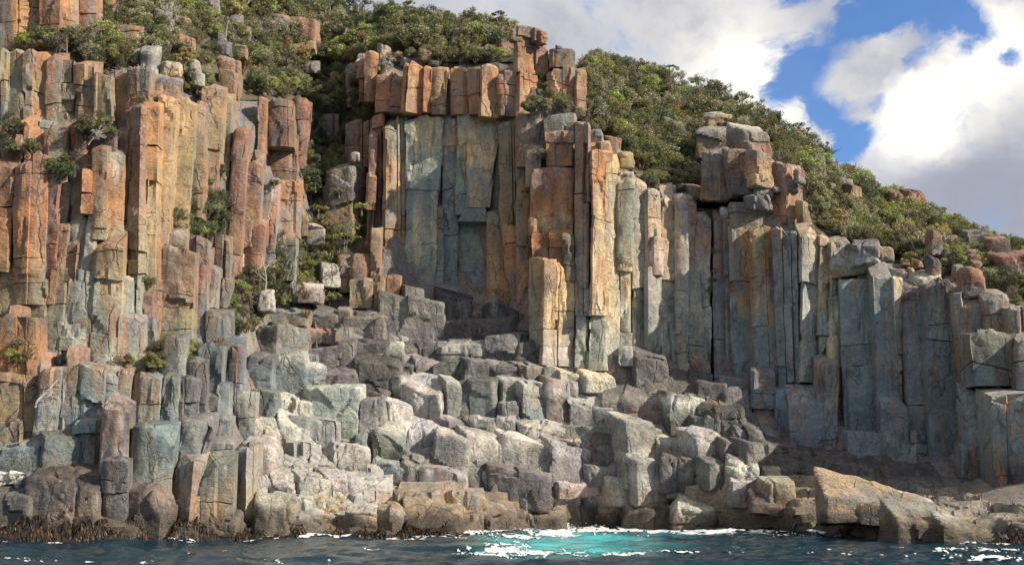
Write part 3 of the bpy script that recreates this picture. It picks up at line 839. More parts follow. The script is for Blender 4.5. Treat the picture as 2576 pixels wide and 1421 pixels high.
# ------------------------------------------------------------------ low rock platform along the centre and right shore
PT = [(880, 1262), (936, 1214), (1270, 1220), (1400, 1292), (1680, 1292), (1730, 1216), (1900, 1196), (1960, 1152), (2150, 1162), (2300, 1204), (2450, 1240), (2600, 1262), (2740, 1270)]
px_ = np.arange(880, 2741, 5.0)
rows = np.linspace(0, 1, 70)
top = np.interp(px_, *np.array(PT, float).T)
py = shore_y(px_)[None] + 3 + (top - shore_y(px_) - 3)[None] * rows[:, None]
dd = D(np.broadcast_to(px_, py.shape), py) - .7
v = P(np.broadcast_to(px_, py.shape), py, dd)
n1_ = fbm(v * np.array([.16, .3, .1]), 91)
h_ = .75
zq = v[..., 2] / h_ + 1.3 * n1_
fr_ = zq - np.floor(zq)
zs = (np.floor(zq) + sstep(.72, .98, fr_)) * h_ - 1.3 * n1_ * h_
crk = 1 - np.abs(fbm(v * np.array([.28, .20, .05]), 93))
crk2 = 1 - np.abs(fbm(v * np.array([.12, .34, .05]), 94))
v[..., 2] = zs + .10 * fbm(v * .8, 95) + .05 * fbm(v * 2.3, 96) - .55 * sstep(.955, .99, crk) - .45 * sstep(.965, .993, crk2) + .22 * np.round(fbm(v * np.array([.5, .9, .1]), 98) * 3) / 3
ft = v[0].copy(); ft[:, 2] = -3; ft[:, 1] -= .4
v = np.concatenate([ft[None], v], 0)
w_ = v.reshape(-1, 3)
k_ = (.5 + .5 * fbm(w_ * np.array([.25, .25, .6]), 97))[:, None]
g_ = sstep(1880, 2200, np.tile(px_, len(v)))[:, None]
pc = (.86 * PAL['s'] * (1 - k_) + (PAL['e'] * .5 + PAL['m'] * .5) * k_) * (1 - .75 * g_) + (PAL['d'] * k_ + (PAL['m'] * .6 + PAL['p'] * .4) * (1 - k_)) * .75 * g_
platform = link('shore_platform', make_mesh('shore_platform', w_, grid_quads(*v.shape[:2]), cols=pc, mat=M_BLK, sharp=26), kind='structure', label='low tan rock ledges sloping into the sea along the shore')

_rs = np.random.RandomState(41)
hill = bpy.data.objects['hillside']


# ------------------------------------------------------------------ blocks and boulders
_boxes = {}


def box_grid(nx, ny, nz):
    key = (nx, ny, nz)
    if key in _boxes:
        return _boxes[key]
    vs, qs, n0 = [], [], 0
    for ax in range(3):
        for sg in (-1, 1):
            u, v = [(1, 2), (2, 0), (0, 1)][ax]
            nu, nv = key[u], key[v]
            U, V = np.meshgrid(np.linspace(-1, 1, nu + 1), np.linspace(-1, 1, nv + 1), indexing='ij')
            p = np.zeros(U.shape + (3,))
            p[..., u], p[..., v], p[..., ax] = U, V, sg
            q = grid_quads(nu + 1, nv + 1) + n0
            qs.append(q if sg > 0 else q[:, ::-1])
            vs.append(p.reshape(-1, 3))
            n0 += p.size // 3
    v = np.concatenate(vs)
    _, first, inv = np.unique(np.round(v * 4096).astype(np.int64), axis=0, return_index=True, return_inverse=True)
    inv = inv.reshape(-1)
    out = (v[first], inv[np.concatenate(qs)])
    _boxes[key] = out
    return out


def block(spec, seed, parent=None, name='rock_block', res=0.19, down=.30, label=None, cat=None, group=None, sink=True):
    x0, y0, x1, y1, style, pal = spec[:6]
    dd = spec[6] if len(spec) > 6 else 0
    rg = np.random.RandomState(seed)
    xm = (x0 + x1) / 2
    d = float(D(xm, y0 * .35 + y1 * .65)) + dd if dd < 60 else float(dd)
    TL, BR = P([x0, x1], [y0, y1], d)
    w, hgt = BR[0] - TL[0], TL[2] - BR[2]
    zt, zb = TL[2], BR[2] - hgt * (down if sink else 0)
    yaw = {'R': .5, 'L': -.5, 'f': 0.0}.get(style[0], rg.uniform(-.22, .3))
    dep = max(w * (.6 if 'w' in style else .8), min(hgt * .5, w * 1.2), 1.0)
    if 's' in style:
        dep = max(dep, hgt * 1.2)
    a = 1.16 * w / 2 / (math.cos(yaw) + .5 * abs(math.sin(yaw)) * min(1.5, dep / w))
    h = np.array([a, dep / 2, (zt - zb) / 2])
    p_ = 8.0 if (style[0] == 'd' and (label or name == 'stone') and x1 - x0 < 62) else 24.0
    N_, d_ = [], []
    tilt = rg.uniform(.10, .50) if style[0] != 'd' else rg.uniform(.3, .7)
    for ax in range(3):
        for sg in (-1, 1):
            n = rg.normal(0, .06, 3)
            n[ax] = sg
            dist = h[ax]
            if ax == 2 and sg > 0:
                n = np.array([.20, -.40, .86]) if 'w' in style else np.array([rg.normal(.05, .1), -.62, .78]) if 's' in style else np.array([rg.normal(.08, .13), -tilt, 1.0])
                n /= np.linalg.norm(n)
                dist = n[2] * h[2] + n[1] * .6 * h[1] - abs(n[0]) * .5 * h[0]
                dist = max(dist, .35 * (np.abs(n) * h).sum())
            n /= np.linalg.norm(n)
            N_.append(n)
            d_.append(dist)
    for k in range(0 if 'w' in style else {'d': 11 if label else 6, 's': 2}.get(style[0], rg.randint(2, 5))):
        n = np.array([rg.choice([-1, 1]) * rg.uniform(.1, 1), -rg.uniform(0, .9), rg.uniform(-.1, .9)]) / h
        n /= np.linalg.norm(n)
        N_.append(n)
        d_.append((np.abs(n) * h).sum() * rg.uniform(.64 if style[0] == 'd' else .72, .93))
    N_, d_ = np.array(N_), np.array(d_)
    nx, ny, nz = [int(np.clip(round(2 * q / res), 6, 40)) for q in h]
    ny = max(5, int(ny * .7))
    g, quads = box_grid(nx, ny, nz)
    g = g * h
    s = np.maximum(0, g @ N_.T / d_[None])
    t = 1.0 / ((s ** p_).sum(1) ** (1 / p_) + 1e-6)
    V = g * t[:, None]
    un = V / (h * h)
    un /= np.linalg.norm(un, axis=1)[:, None] + 1e-9
    c, sn = math.cos(yaw), math.sin(yaw)
    M = np.array([[c, -sn, 0], [sn, c, 0], [0, 0, 1]])
    V, un = V @ M.T, un @ M.T
    ctr = np.array([(TL[0] + BR[0]) / 2, d + dep * .42, (zt + zb) / 2])
    wp = V + ctr
    size = min(1.0, w / 3.2)
    dsp = .13 * fbm(wp * .5, 41) + .08 * fbm(wp * 1.5, 42) + .05 * fbm(wp * 3.6, 43, 2)
    dsp += .10 * vnoise(wp * np.array([1.2, 1.2, .18]), 45) * (np.abs(un[:, 2]) < .6)
    dsp += facets(wp * np.array([1, 1, .75]), rg, int(np.clip(w * hgt / 1.5, 6, 26)), .075, .13)
    for k in range(rg.randint(0, 3)):
        n = rg.normal(size=3) * (np.array([1, .4, .15]) if rg.rand() < .5 else np.array([.15, .3, 1]))
        n /= np.linalg.norm(n)
        o = rg.uniform(-.5, .5) * (np.abs(n) * h).sum()
        dist = V @ n - o + .15 * fbm(wp * .9, 47)
        dsp -= .17 * np.exp(-(dist / .10) ** 2)
        dsp += rg.uniform(-.09, .09) * (dist > 0)
    V = V + un * (dsp * size)[:, None]
    tt = 1 - (V[:, 2] + h[2]) / (2 * h[2])
    tt = np.clip(tt * (1 + (down if sink else 0)), 0, 1) + .22 * fbm(wp * np.array([.8, .8, .4]), seed % 50 + 60)
    col = pal_grad(pal, tt)
    gm = col @ np.array([.3, .55, .15])
    if parent is not None and name == 'rock_block':
        col = (col * .55 + gm[:, None] * np.array([1.02, 1.0, .96]) * .45) * 1.02
    k = sstep(.05, .35, fbm(wp * np.array([.9, .9, .3]), 33))[:, None] * .6
    col = col * (1 - k) + (pal_grad(pal[::-1], tt) * .6 + .4 * gm[:, None]) * .85 * k
    col = col * np.clip(1 + .09 * rg.normal(), .8, 1.25) * (1 + .03 * rg.normal(size=3))
    base = np.array([0, 0, -h[2]])
    me = make_mesh(name, V - base, quads, None, np.clip(col, .01, .8), M_BLK, True, 22)
    return link(name, me, parent, ctr + base, label, cat, None, group)


terrace = empty('rock_terrace', P(1150, 1300, 104), 'broad stepped terrace of grey broken rock blocks below the cliff', None, 'structure')
terrace_loc = np.array(terrace.location)

BLOCKS = [
    # top of the apron
    (664, 756, 764, 808, 'f', 'dmn', -.5), (640, 815, 700, 880, 'b', 'mdm'), (680, 808, 766, 878, 'R', 'dmm', -.5), (752, 808, 852, 852, 'f', 'don', 0), (782, 764, 852, 818, 'd', 'dmn', -.2),
    (848, 766, 884, 852, 'b', 'mnm', .2), (866, 770, 958, 854, 'f', 'dmm', -.2), (958, 722, 1108, 842, 'b', 'dmm', -1.0), (1010, 716, 1060, 770, 'R', 'dm', -1.2), (1102, 722, 1180, 806, 'f', 'kdd', 0),
    (1104, 778, 1272, 842, 'f', 'kdd', -.6), (1148, 742, 1228, 776, 'f', 'pbb', 1.9), (1150, 760, 1212, 790, 's', 'onr', .6), (1228, 780, 1296, 842, 'f', 'kdm', -.2), (752, 850, 880, 920, 'f', 'dmm', 0), (878, 846, 968, 905, 'b', 'kdd', .4),
    (962, 836, 1110, 912, 'b', 'kdm', 0), (1106, 836, 1228, 908, 'f', 'dmpd', .2), (1222, 834, 1300, 910, 'f', 'dmd', 0), (1288, 850, 1342, 925, 'b', 'kdd', .3),
    (626, 880, 680, 985, 'f', 'dbb', .2), (664, 866, 758, 980, 'd', 'mpbb', -.8), (744, 908, 806, 982, 'R', 'pbb', -.4), (798, 912, 888, 968, 'f', 'dmm', -.2), (880, 868, 1000, 980, 'd', 'kdd', -.4), (938, 862, 1018, 902, 'd', 'pmd', -.9),
    (996, 906, 1038, 946, 'd', 'mdd', -.8), (1030, 884, 1108, 934, 'R', 'dmd', -.2), (1098, 898, 1170, 955, 'f', 'dmd', -.1), (1160, 896, 1232, 955, 'R', 'mdm', -.2), (1226, 902, 1296, 960, 'f', 'mdm', 0), (1290, 905, 1372, 965, 'R', 'mnm', -.2),
    (900, 958, 974, 1010, 'f', 'kdd', .1), (968, 930, 1026, 1008, 'L', 'kpd', -.3), (1012, 938, 1112, 1060, 'd', 'pppm', -1.2), (1112, 944, 1150, 1060, 'R', 'pmb', -.5), (1144, 952, 1192, 1055, 'f', 'dbd', .2), (1186, 944, 1246, 1050, 'f', 'dgb', -.3),
    # mid steps
    (686, 982, 774, 1040, 'd', 'pp', -1.4), (688, 1030, 770, 1142, 'd', 'ppp', -1.2), (764, 960, 892, 1104, 'f', 'ppppg', -.8), (640, 972, 694, 1056, 'f', 'mbb', 0), (884, 996, 922, 1100, 'f', 'dbb', .2), (892, 1086, 924, 1172, 'd', 'gbb', -.3),
    (918, 994, 972, 1180, 'f', 'mpb', -.3), (962, 996, 1024, 1120, 'R', 'ppg', -.6), (994, 1046, 1094, 1150, 'd', 'ppbb', -1.0), (930, 1060, 1004, 1200, 'd', 'pgkd', -.8), (626, 1046, 690, 1116, 'R', 'pps', -.4), (606, 1096, 686, 1200, 'd', 'pps', -.6),  # pale-topped block left of the dome: shadow on its lower part painted dark
    (1100, 1040, 1176, 1086, 'R', 'pmm', -.3), (1168, 1040, 1250, 1086, 'f', 'pmm', -.3), (1096, 1074, 1172, 1240, 'f', 'pgmd', -1.0), (1150, 1072, 1254, 1235, 'R', 'ppmd', -.8), (940, 1134, 1026, 1215, 'f', 'pbd', -.6), (1014, 1136, 1102, 1222, 'd', 'mmd', -.6),
    (826, 1106, 914, 1178, 'R', 'ppm', -.6), (786, 1096, 836, 1130, 'f', 'gm', -.2), (742, 1130, 836, 1190, 'd', 'ppn', -.8), (676, 1134, 754, 1220, 'd', 'pps', -.8), (830, 1168, 938, 1224, 'f', 'pps', -.8), (770, 1090, 900, 1112, 'f', 'pm', 0),
    (630, 1178, 738, 1250, 'd', 'pps', -.8), (740, 1184, 816, 1268, 'R', 'pps', -1), (808, 1182, 894, 1258, 'R', 'pps', -.8), (634, 1240, 742, 1346, 'd', 'pss', -1), (884, 1200, 942, 1250, 'd', 'pps', -1),
    # right half of the apron
    (1252, 1004, 1322, 1052, 'R', 'pmm', -.3), (1252, 940, 1310, 1010, 'R', 'pmb', -.1), (1300, 955, 1370, 1046, 'R', 'pmb', -.4), (1290, 1044, 1412, 1110, 'R', 'ppm', -.8), (1240, 1072, 1372, 1172, 'd', 'ppmm', -1.6), (1232, 1158, 1380, 1260, 'f', 'dmdd', -1.6),
    (1250, 1040, 1296, 1086, 'd', 'pm', -.8), (1364, 942, 1446, 1050, 'R', 'npmm', -.4), (1428, 954, 1496, 1050, 's', 'tpm', -.2), (1480, 962, 1550, 1050, 's', 'tpm', -.2), (1340, 914, 1400, 966, 'f', 'ypg', .1), (1390, 918, 1470, 970, 'R', 'yp', 0), (1462, 924, 1540, 975, 'R', 'yp', -.1),
    (1528, 916, 1674, 1044, 'sR', 'ndmn', -.6), (1590, 872, 1674, 968, 'd', 'ddm', -.4), (1656, 930, 1790, 1010, 's', 'ddm', .2), (1666, 980, 1764, 1076, 'R', 'dwgd', -1), (1752, 1002, 1800, 1080, 'f', 'ddm', -.2), (1786, 1030, 1850, 1090, 'R', 'dmm', -.6), (1740, 930, 1790, 990, 'f', 'kdb', 0),
    (1362, 1096, 1480, 1192, 'R', 'ppmm', -1.2), (1374, 1180, 1496, 1236, 'R', 'mps', -1.2), (1404, 1040, 1560, 1100, 'd', 'pmm', -.6), (1484, 1080, 1562, 1168, 'd', 'kdd', -.8), (1410, 1096, 1496, 1150, 'f', 'pmd', -.2), (1474, 1150, 1566, 1210, 'f', 'mmd', -.8),
    (1542, 1034, 1672, 1156, 'R', 'pmmp', -1.2), (1570, 1140, 1694, 1246, 'R', 'pmps', -1), (1560, 1140, 1610, 1210, 'R', 'pms', -1.4), (1644, 1026, 1736, 1146, 'sR', 'dnpm', -.4), (1724, 1070, 1814, 1160, 'R', 'ppm', -.8), (1668, 1126, 1760, 1216, 'dL', 'ndmd', -.8),
    (1764, 1148, 1842, 1214, 'R', 'dmd', -.8), (1806, 1096, 1866, 1156, 'd', 'nmd', -.6), (1850, 1100, 1952, 1186, 'R', 'dmd', -.4), (1836, 1146, 1906, 1210, 'd', 'dpm', -.8), (1838, 1186, 1916, 1256, 'd', 'pps', -1), (1896, 1196, 1952, 1262, 'd', 'psn', -.6),
    # broken steps going down from the cleft to the shelf
    (1756, 950, 1826, 1036, 'f', 'ddm', -.6), (1800, 1014, 1872, 1104, 'f', 'kdm', -.8), (1838, 1052, 1922, 1124, 's', 'dmd', -.8), (1880, 1078, 1962, 1150, 'f', 'kdm', -.6), (1926, 1094, 2004, 1150, 'f', 'kdd', -.4),
    (1986, 1116, 2062, 1164, 'f', 'kdd', -.3), (2056, 1128, 2142, 1172, 'f', 'kdd', -.2), (2136, 1158, 2232, 1200, 's', 'kdd', 0), (2220, 1180, 2306, 1220, 's', 'kdd', 0), (1700, 1000, 1764, 1050, 'f', 'ddm', .2), (1736, 1040, 1800, 1090, 'R', 'dmm', 0),
    # dark steps under the right wall
    (1944, 1138, 2034, 1200, 'f', 'kdd', -1.1), (2024, 1144, 2092, 1200, 'f', 'kdd', -1.1), (2084, 1148, 2158, 1204, 'f', 'kdd', -1.1), (2150, 1164, 2260, 1212, 's', 'kdd', -1.1), (2250, 1188, 2380, 1246, 's', 'kdd', -1.1), (1920, 1170, 1960, 1216, 'f', 'kd', -1.1),
    # blocks standing in the centre shore
    (1150, 1258, 1286, 1342, 'f', 'sns', -.6), (1270, 1255, 1408, 1336, 'f', 'sss', -1.0), (1376, 1216, 1480, 1330, 'R', 'pss', -1.4),
    (1448, 1222, 1530, 1334, 'R', 'pks', -1.2), (1520, 1196, 1648, 1258, 'R', 'pss', -1), (1512, 1240, 1584, 1334, 'R', 'psk', -1.4), (1574, 1246, 1706, 1334, 'd', 'nsk', -1.2), (1690, 1206, 1830, 1250, 's', 'nsn', 0),
    (1000, 1244, 1160, 1290, 's', 'sts', 0),
    # low rocks at the left waterline
    (-60, 1204, 72, 1350, 'f', 'kddn', -1), (-60, 1298, 54, 1358, 'f', 'dns', -1.6), (-60, 1096, 82, 1172, 'f', 'gbd', -.4), (74, 1158, 244, 1352, 'd', 'kkdns', -1.2), (170, 1252, 326, 1352, 'd', 'dnd', -1.6),
    (296, 1200, 412, 1352, 'd', 'knds', -1.4), (100, 1080, 174, 1178, 'R', 'dbn', -.6), (404, 1298, 494, 1352, 'f', 'ndk', -1.8), (-60, 1164, 80, 1210, 'f', 'wwp', -.4), (60, 1180, 130, 1230, 'd', 'kbd', -.4), (500, 1270, 590, 1352, 'd', 'dsk', -1.4), (56, 1190, 84, 1345, 'f', 'kd', .2),
]
for i, s in enumerate(BLOCKS):
    s = s[:6] + ((s[6] if len(s) > 6 else 0) * .75,)
    o = block(s, 2000 + i, terrace)
    o.location = np.array(o.location) - terrace_loc

# grey and tan rocks showing through the scrub of the hillside
for x0, x1, n in [(1480, 2560, 62), (380, 620, 12), (640, 1240, 16)]:
    for k in range(n):
        x = _rs.uniform(x0, x1)
        lo, hi = min(float(rim_y(x)), 190 if x < 1300 else 9999), float(ridge_y(x))
        y = lo + (hi - lo) * _rs.uniform(.05, .9)
        w = _rs.uniform(16, 46)
        block((x - w / 2, y - w * .7, x + w / 2, y + w * .2, 'd', _rs.choice(['mm', 'md', 'rn', 'ne', 'dm', 'nm']), -2.6), 9000 + k + int(x0), hill, 'stone', .26)

# smaller broken rock filling the steps between the big blocks
_rg = np.random.RandomState(12)
_bc = np.array([((s[0] + s[2]) / 2, (s[1] + s[3]) / 2) for s in BLOCKS])
n_fill = 0
for yy in np.arange(770, 1345, 58):
    x = 600 - max(0, (yy - 1150)) * 3.4 + _rg.uniform(-20, 20)
    x = max(x, -60)
    while x < 2560:
        w = _rg.uniform(85, 135)
        ok = not (x > 1700 and yy > 1060) and yy + 30 < shore_y(x) and (x < 1300 or yy > 880 + (x - 1300) * .25 + (60 if x > 1780 else 0)) and (x > 640 or yy > 1180) and (x > 880 or yy > 800) and n_fill < 125
        if ok:
            hh = w * _rg.uniform(.7, 1.1)
            j = int(np.argmin(np.hypot(_bc[:, 0] - x - w / 2, (_bc[:, 1] - yy) * 1.4)))
            column((x, x + w, yy, x - 4, x + w + 4, yy + hh * 1.5, _rg.choice(['H', 'R', 'F', 'V', 'R']), BLOCKS[j][5], 2.3), 4000 + n_fill, terrace, 'rock_block', res=.24, field=False)
            n_fill += 1
        x += w * 1.02

rub = empty('rubble_bank', P(850, 1300, 98), 'bank of small rounded tan rubble at the waterline', None, 'structure')
rl = np.array(rub.location)
k = 0
while k < 90:
    x, y = _rg.uniform(738, 1150), _rg.uniform(1236, 1336)
    if y < 1240 + max(0, x - 900) * .12:
        continue
    w = _rg.uniform(20, 62)
    o = block((x - w / 2, y - w * .4, x + w / 2, y + w * .35, 'd', _rg.choice(['sps', 'pss', 'tsn', 'sns', 'pp'])), 6000 + k, rub, 'stone', .2)
    o.location = np.array(o.location) - rl
    o.location.y -= .3
    k += 1

# free boulders and outcrops, each a thing of its own
BOULDERS = [
    ((343, 103, 395, 174, 'd', 'pmp', -2.0), 'tall pale egg-shaped boulder perched upright on the left cliff top'),
    ((406, 144, 450, 184, 'd', 'pe', -1.6), 'rounded cream boulder just right of the tall perched one'),
    ((474, 144, 502, 188, 'd', 'pm', -1.4), 'small pale boulder standing behind the grey wedge stone on the left cliff top'),
    ((483, 178, 509, 208, 'R', 'pp', -2.0), 'small wedge-shaped grey stone on the brow above the sunlit arete'),
    ((282, 18, 348, 66, 'd', 'rro', 2.0), 'pinkish barrel-shaped block on the bushy ledge beside the highest pillars'),
    ((362, 172, 442, 236, 'd', 'mdn', -2.0), 'long rounded brown capstone overhanging the sunlit arete'),
    ((306, 108, 350, 146, 'd', 'rp', -.6), 'low layered pink rock left of the tall pale perched boulder'),
    ((416, 78, 446, 126, 'd', 'rn', -1), 'reddish upright block of the split outcrop, left half'),
    ((444, 80, 484, 128, 'R', 'ron', -1.4), 'reddish leaning block of the split outcrop, right half with sunlit face'),
    ((540, 130, 586, 176, 'd', 'mnr', -1.4), 'grey-topped boulder capping the stub pillar at the gully edge'),
    ((550, 170, 586, 238, 'f', 'nr', -1.0), 'tan stub pillar carrying a grey-topped boulder at the gully edge'),
    ((586, 146, 602, 194, 'd', 'nr', -.4), 'thin dark stone beside the stub pillar at the gully edge'),
    ((548, 36, 584, 68, 'd', 'mm', -.5), 'grey boulder in the bushes left of the leaning white trunk'),
    ((708, 34, 788, 112, 'f', 'rrn', -3.5), 'big red square-cut block with streaked face on the upper hillside'),
    ((676, 26, 724, 82, 'd', 'rdm', -2.2), 'dark red rounded rock leaning on the big red square-cut block'),
    ((706, 100, 784, 122, 'f', 'rt', -3.2), 'flat tan plinth rock beneath the big red square-cut block'),
    ((780, 38, 806, 62, 'd', 'mm', -2.0), 'small round grey stone right of the big red square-cut block'),
    ((814, 46, 862, 106, 'f', 'rnr', -2.5), 'dark red broken outcrop between the square-cut block and the low hump'),
    ((864, 60, 912, 100, 'd', 'dmn', -2.5), 'low dark humped outcrop at the right end of the hilltop rocks'),
    ((640, -10, 668, 24, 'd', 'rp', -2), 'pale pink rock cut by the upper edge of the picture'),
    ((960, 68, 1016, 122, 'd', 'rnp', -4), 'pinkish domed outcrop among bushes above the dead white bush'),
    ((952, 106, 980, 142, 'R', 'pt', -4), 'pale sunlit stone below the pinkish domed outcrop'),
    ((1008, 68, 1046, 108, 'd', 'mn', -3), 'grey shoulder of rock right of the pinkish domed outcrop'),
    ((870, 152, 898, 184, 'd', 'mm', -2.0), 'grey dome-topped stone at the gully head beside thin pillars'),
    ((1010, 140, 1036, 160, 'd', 'pm', -1.0), 'small stone balanced on the rim above the orange tier, left one'),
    ((1078, 146, 1102, 162, 'd', 'md', -1.0), 'flat dark stone balanced on the rim above the orange tier'),
    ((1246, 90, 1300, 140, 'R', 'drd', -2), 'dark angular rock in bushes left of the tall twin pillar'),
    ((1226, 76, 1256, 100, 'd', 'mm', -2), 'low grey rock on the skyline left of the tall twin pillar'),
    ((880, 376, 904, 400, 'd', 'pm', -3.6), 'pale knob of rock on the tip of the grey gully mound'),
    ((820, 396, 906, 545, 'd', 'mmdn', -3.0), 'grey pyramid-shaped mound of rock in the middle of the gully'),
    ((768, 556, 812, 604, 'd', 'pm', -2.0), 'pale grey boulder with a flat bonsai tree above it in the gully'),
    ((752, 536, 770, 580, 'R', 'rn', -2.0), 'small reddish block at the edge of the gully pinnacle'),
    ((806, 656, 846, 708, 'R', 'pp', -1.6), 'pale triangular boulder in the lower gully scrub'),
    ((650, 722, 686, 770, 'd', 'pp', -1.6), 'pale rounded boulder below the dead white gully tree'),
    ((735, 700, 800, 745, 'd', 'pm', -1.0), 'broad pale rock behind the spread of bleached roots'),
    ((1486, 318, 1520, 366, 'd', 'mmp', -4), 'grey boulder topped with pale lichen on the step right of the prow'),
    ((1520, 336, 1562, 384, 'R', 'rrm', -4), 'dark red wedge boulder on the step right of the prow'),
    ((1500, 352, 1530, 400, 'R', 'rno', -4.4), 'reddish leaning slab below the dark red wedge boulder'),
    ((1558, 374, 1596, 412, 'd', 'tn', -4), 'sunlit tan boulder at the foot of the stepped boulders right of the prow'),
    ((1566, 426, 1596, 452, 'd', 'wm', -2.6), 'small white-topped boulder on the brow of the pale wall'),
    ((1664, 286, 1700, 322, 'd', 'mm', -4), 'grey twin-headed rock half buried in the wooded slope'),
    ((1576, 310, 1592, 336, 'R', 'pn', -4), 'small pale rock face among bushes above the stepped boulders'),
    ((1778, 272, 1842, 322, 'd', 'pne', -6), 'topmost domed rock of the grey outcrop above the cleft'),
    ((1756, 306, 1842, 378, 'd', 'mmn', -6.4), 'wide weathered block under the topmost domed rock of the outcrop'),
    ((1846, 300, 1932, 378, 'd', 'pmr', -6.4), 'large bulging rock at the right shoulder of the grey outcrop'),
    ((1768, 362, 1836, 470, 'd', 'mmn', -7), 'grey ribbed pillar at the front left of the outcrop'),
    ((1832, 364, 1888, 462, 'f', 'mrd', -6.6), 'dark red streaked pillar in the middle of the outcrop'),
    ((1884, 374, 1942, 450, 'R', 'mnt', -6.6), 'tan leaning block at the front right of the outcrop'),
    ((1902, 384, 1950, 440, 'd', 'pnm', -5.0), 'rounded stone leaning on the orange twin blocks'),
    ((1900, 430, 1944, 462, 'd', 'pm', -3.6), 'flat stacked stone left of the orange twin blocks, upper one'),
    ((1896, 456, 1946, 486, 'd', 'pm', -2.6), 'flat stacked stone left of the orange twin blocks, lower one'),
    ((1880, 480, 1944, 516, 'd', 'wmm', -1.6), 'white-stained low boulder on the ledge left of the orange twin blocks'),
    ((1816, 516, 1842, 560, 'd', 'wm', -1.2), 'pale grey upright stone at the top of the dark cleft'),
    ((1940, 398, 2016, 430, 'd', 'mp', -1.0), 'grey rounded cap stone on top of the orange twin blocks'),
    ((2010, 500, 2036, 550, 'R', 'tn', -1.6), 'tan side block leaning on the orange twin blocks'),
    ((2092, 638, 2184, 684, 'f', 'mpn', -1.4), 'long pale slab lying on the brow of the blue-grey wall'),
    ((2176, 644, 2220, 694, 'R', 'pp', -1.6), 'cream sunlit block right of the long pale slab'),
    ((2212, 654, 2290, 708, 'd', 'mmp', -1.2), 'big cracked grey block on the brow of the blue-grey wall'),
    ((2284, 668, 2304, 706, 'd', 'tp', -1), 'small tan stone squeezed beside the big cracked block'),
    ((2296, 672, 2366, 720, 'd', 'tpp', -2.0), 'sunlit domed boulder at the edge of the brow above the dark wall'),
    ((2076, 588, 2140, 640, 'd', 'mmp', -3), 'broad grey domed boulder behind the long pale slab'),
    ((2146, 594, 2216, 648, 'dR', 'dmp', -6), 'smooth grey whaleback boulder in the scrub'),
    ((2332, 636, 2370, 690, 'd', 'kdn', -4), 'dark pitted boulder above the sunlit domed boulder'),
    ((2376, 715, 2418, 742, 'd', 'mn', -1.8), 'small brown boulder among yellow tussocks on the brow'),
    ((2240, 472, 2290, 516, 'd', 'drn', -4), 'dark left half of the skyline outcrop'),
    ((2276, 468, 2330, 520, 'R', 'drt', -5), 'squared rust-brown rock on the skyline with a sunlit end'),
    ((2336, 574, 2372, 626, 'R', 'nrm', -6), 'pointed tan rock fin standing in the scrub slope'),
    ((2400, 660, 2436, 690, 'd', 'mn', -5), 'grey boulder above the thicket of bare bushes'),
    ((2420, 664, 2480, 730, 'd', 'nrm', -6), 'mottled brown outcrop on the low end of the slope'),
    ((2430, 572, 2500, 622, 'f', 'dd', -2), 'dark bluff on the skyline, far end of the ridge'),
    ((2490, 590, 2536, 650, 'f', 'rd', -3), 'reddish square bluff on the skyline ridge'),
    ((2520, 612, 2640, 690, 'f', 'rrd', -4), 'broad red-brown bluff at the edge of the picture'),
    ((2040, 380, 2080, 434, 'R', 'dmn', -5), 'dark slanting rock slab on the ridge above the orange twin blocks'),
    ((2000, 420, 2030, 452, 'd', 'nm', -6), 'small brown rock right behind the orange twin blocks'),
    ((2130, 456, 2166, 486, 'R', 'dnt', -5), 'dark split rock half way along the ridge slope'),
    # shore
    ((2096, 1232, 2340, 1302, 'fw', 'smsd', -1.8), 'long whaleback boulder with sunlit pale top on the right shore'),
    ((2250, 1236, 2352, 1296, 'fw', 'pps', -.6), 'pale sloping boulder behind the end of the long whaleback'),
    ((2262, 1286, 2490, 1364, 'fw', 'msdd', -2.0), 'wedge-shaped brown boulder sloping to the sea at the right shore'),
    ((2376, 1308, 2496, 1366, 'fw', 'psd', -2.0), 'low sunlit boulder nose dipping into the kelp on the right'),
    ((2238, 1300, 2304, 1350, 'R', 'nsk', -2.6), 'small dark cube-like boulder at the waterline beside the wedge boulder'),
    ((1918, 1200, 1996, 1262, 'dR', 'psn', -2.2), 'round pale boulder on the rock shelf below the cleft'),
    ((1896, 1232, 2004, 1284, 's', 'kdn', -1.8), 'dark undercut boulder beneath the round pale one on the shelf'),
    ((1010, 1262, 1148, 1350, 'd', 'snkr', -2.2), 'kelp-stained brown boulder at the water in the middle of the shore'),
    ((868, 1272, 944, 1346, 'd', 'pss', -2.0), 'rounded tan boulder left of the kelp-stained one'),
    ((940, 1262, 1012, 1344, 'd', 'sps', -1.6), 'lumpy tan boulder between the rounded and the kelp-stained ones'),
    ((1572, 1256, 1700, 1340, 'd', 'nkss', -2.4), 'dark-sided round boulder above the white surf'),
    ((1698, 1242, 1796, 1338, 'd', 'pps', -2.4), 'pale dome boulder above the surf, right of the dark-sided one'),
]
for i, (s, lab) in enumerate(BOULDERS):
    block(s, 7000 + i, None, 'boulder', .2, label=lab, cat='boulder', group='free boulders and outcrops')

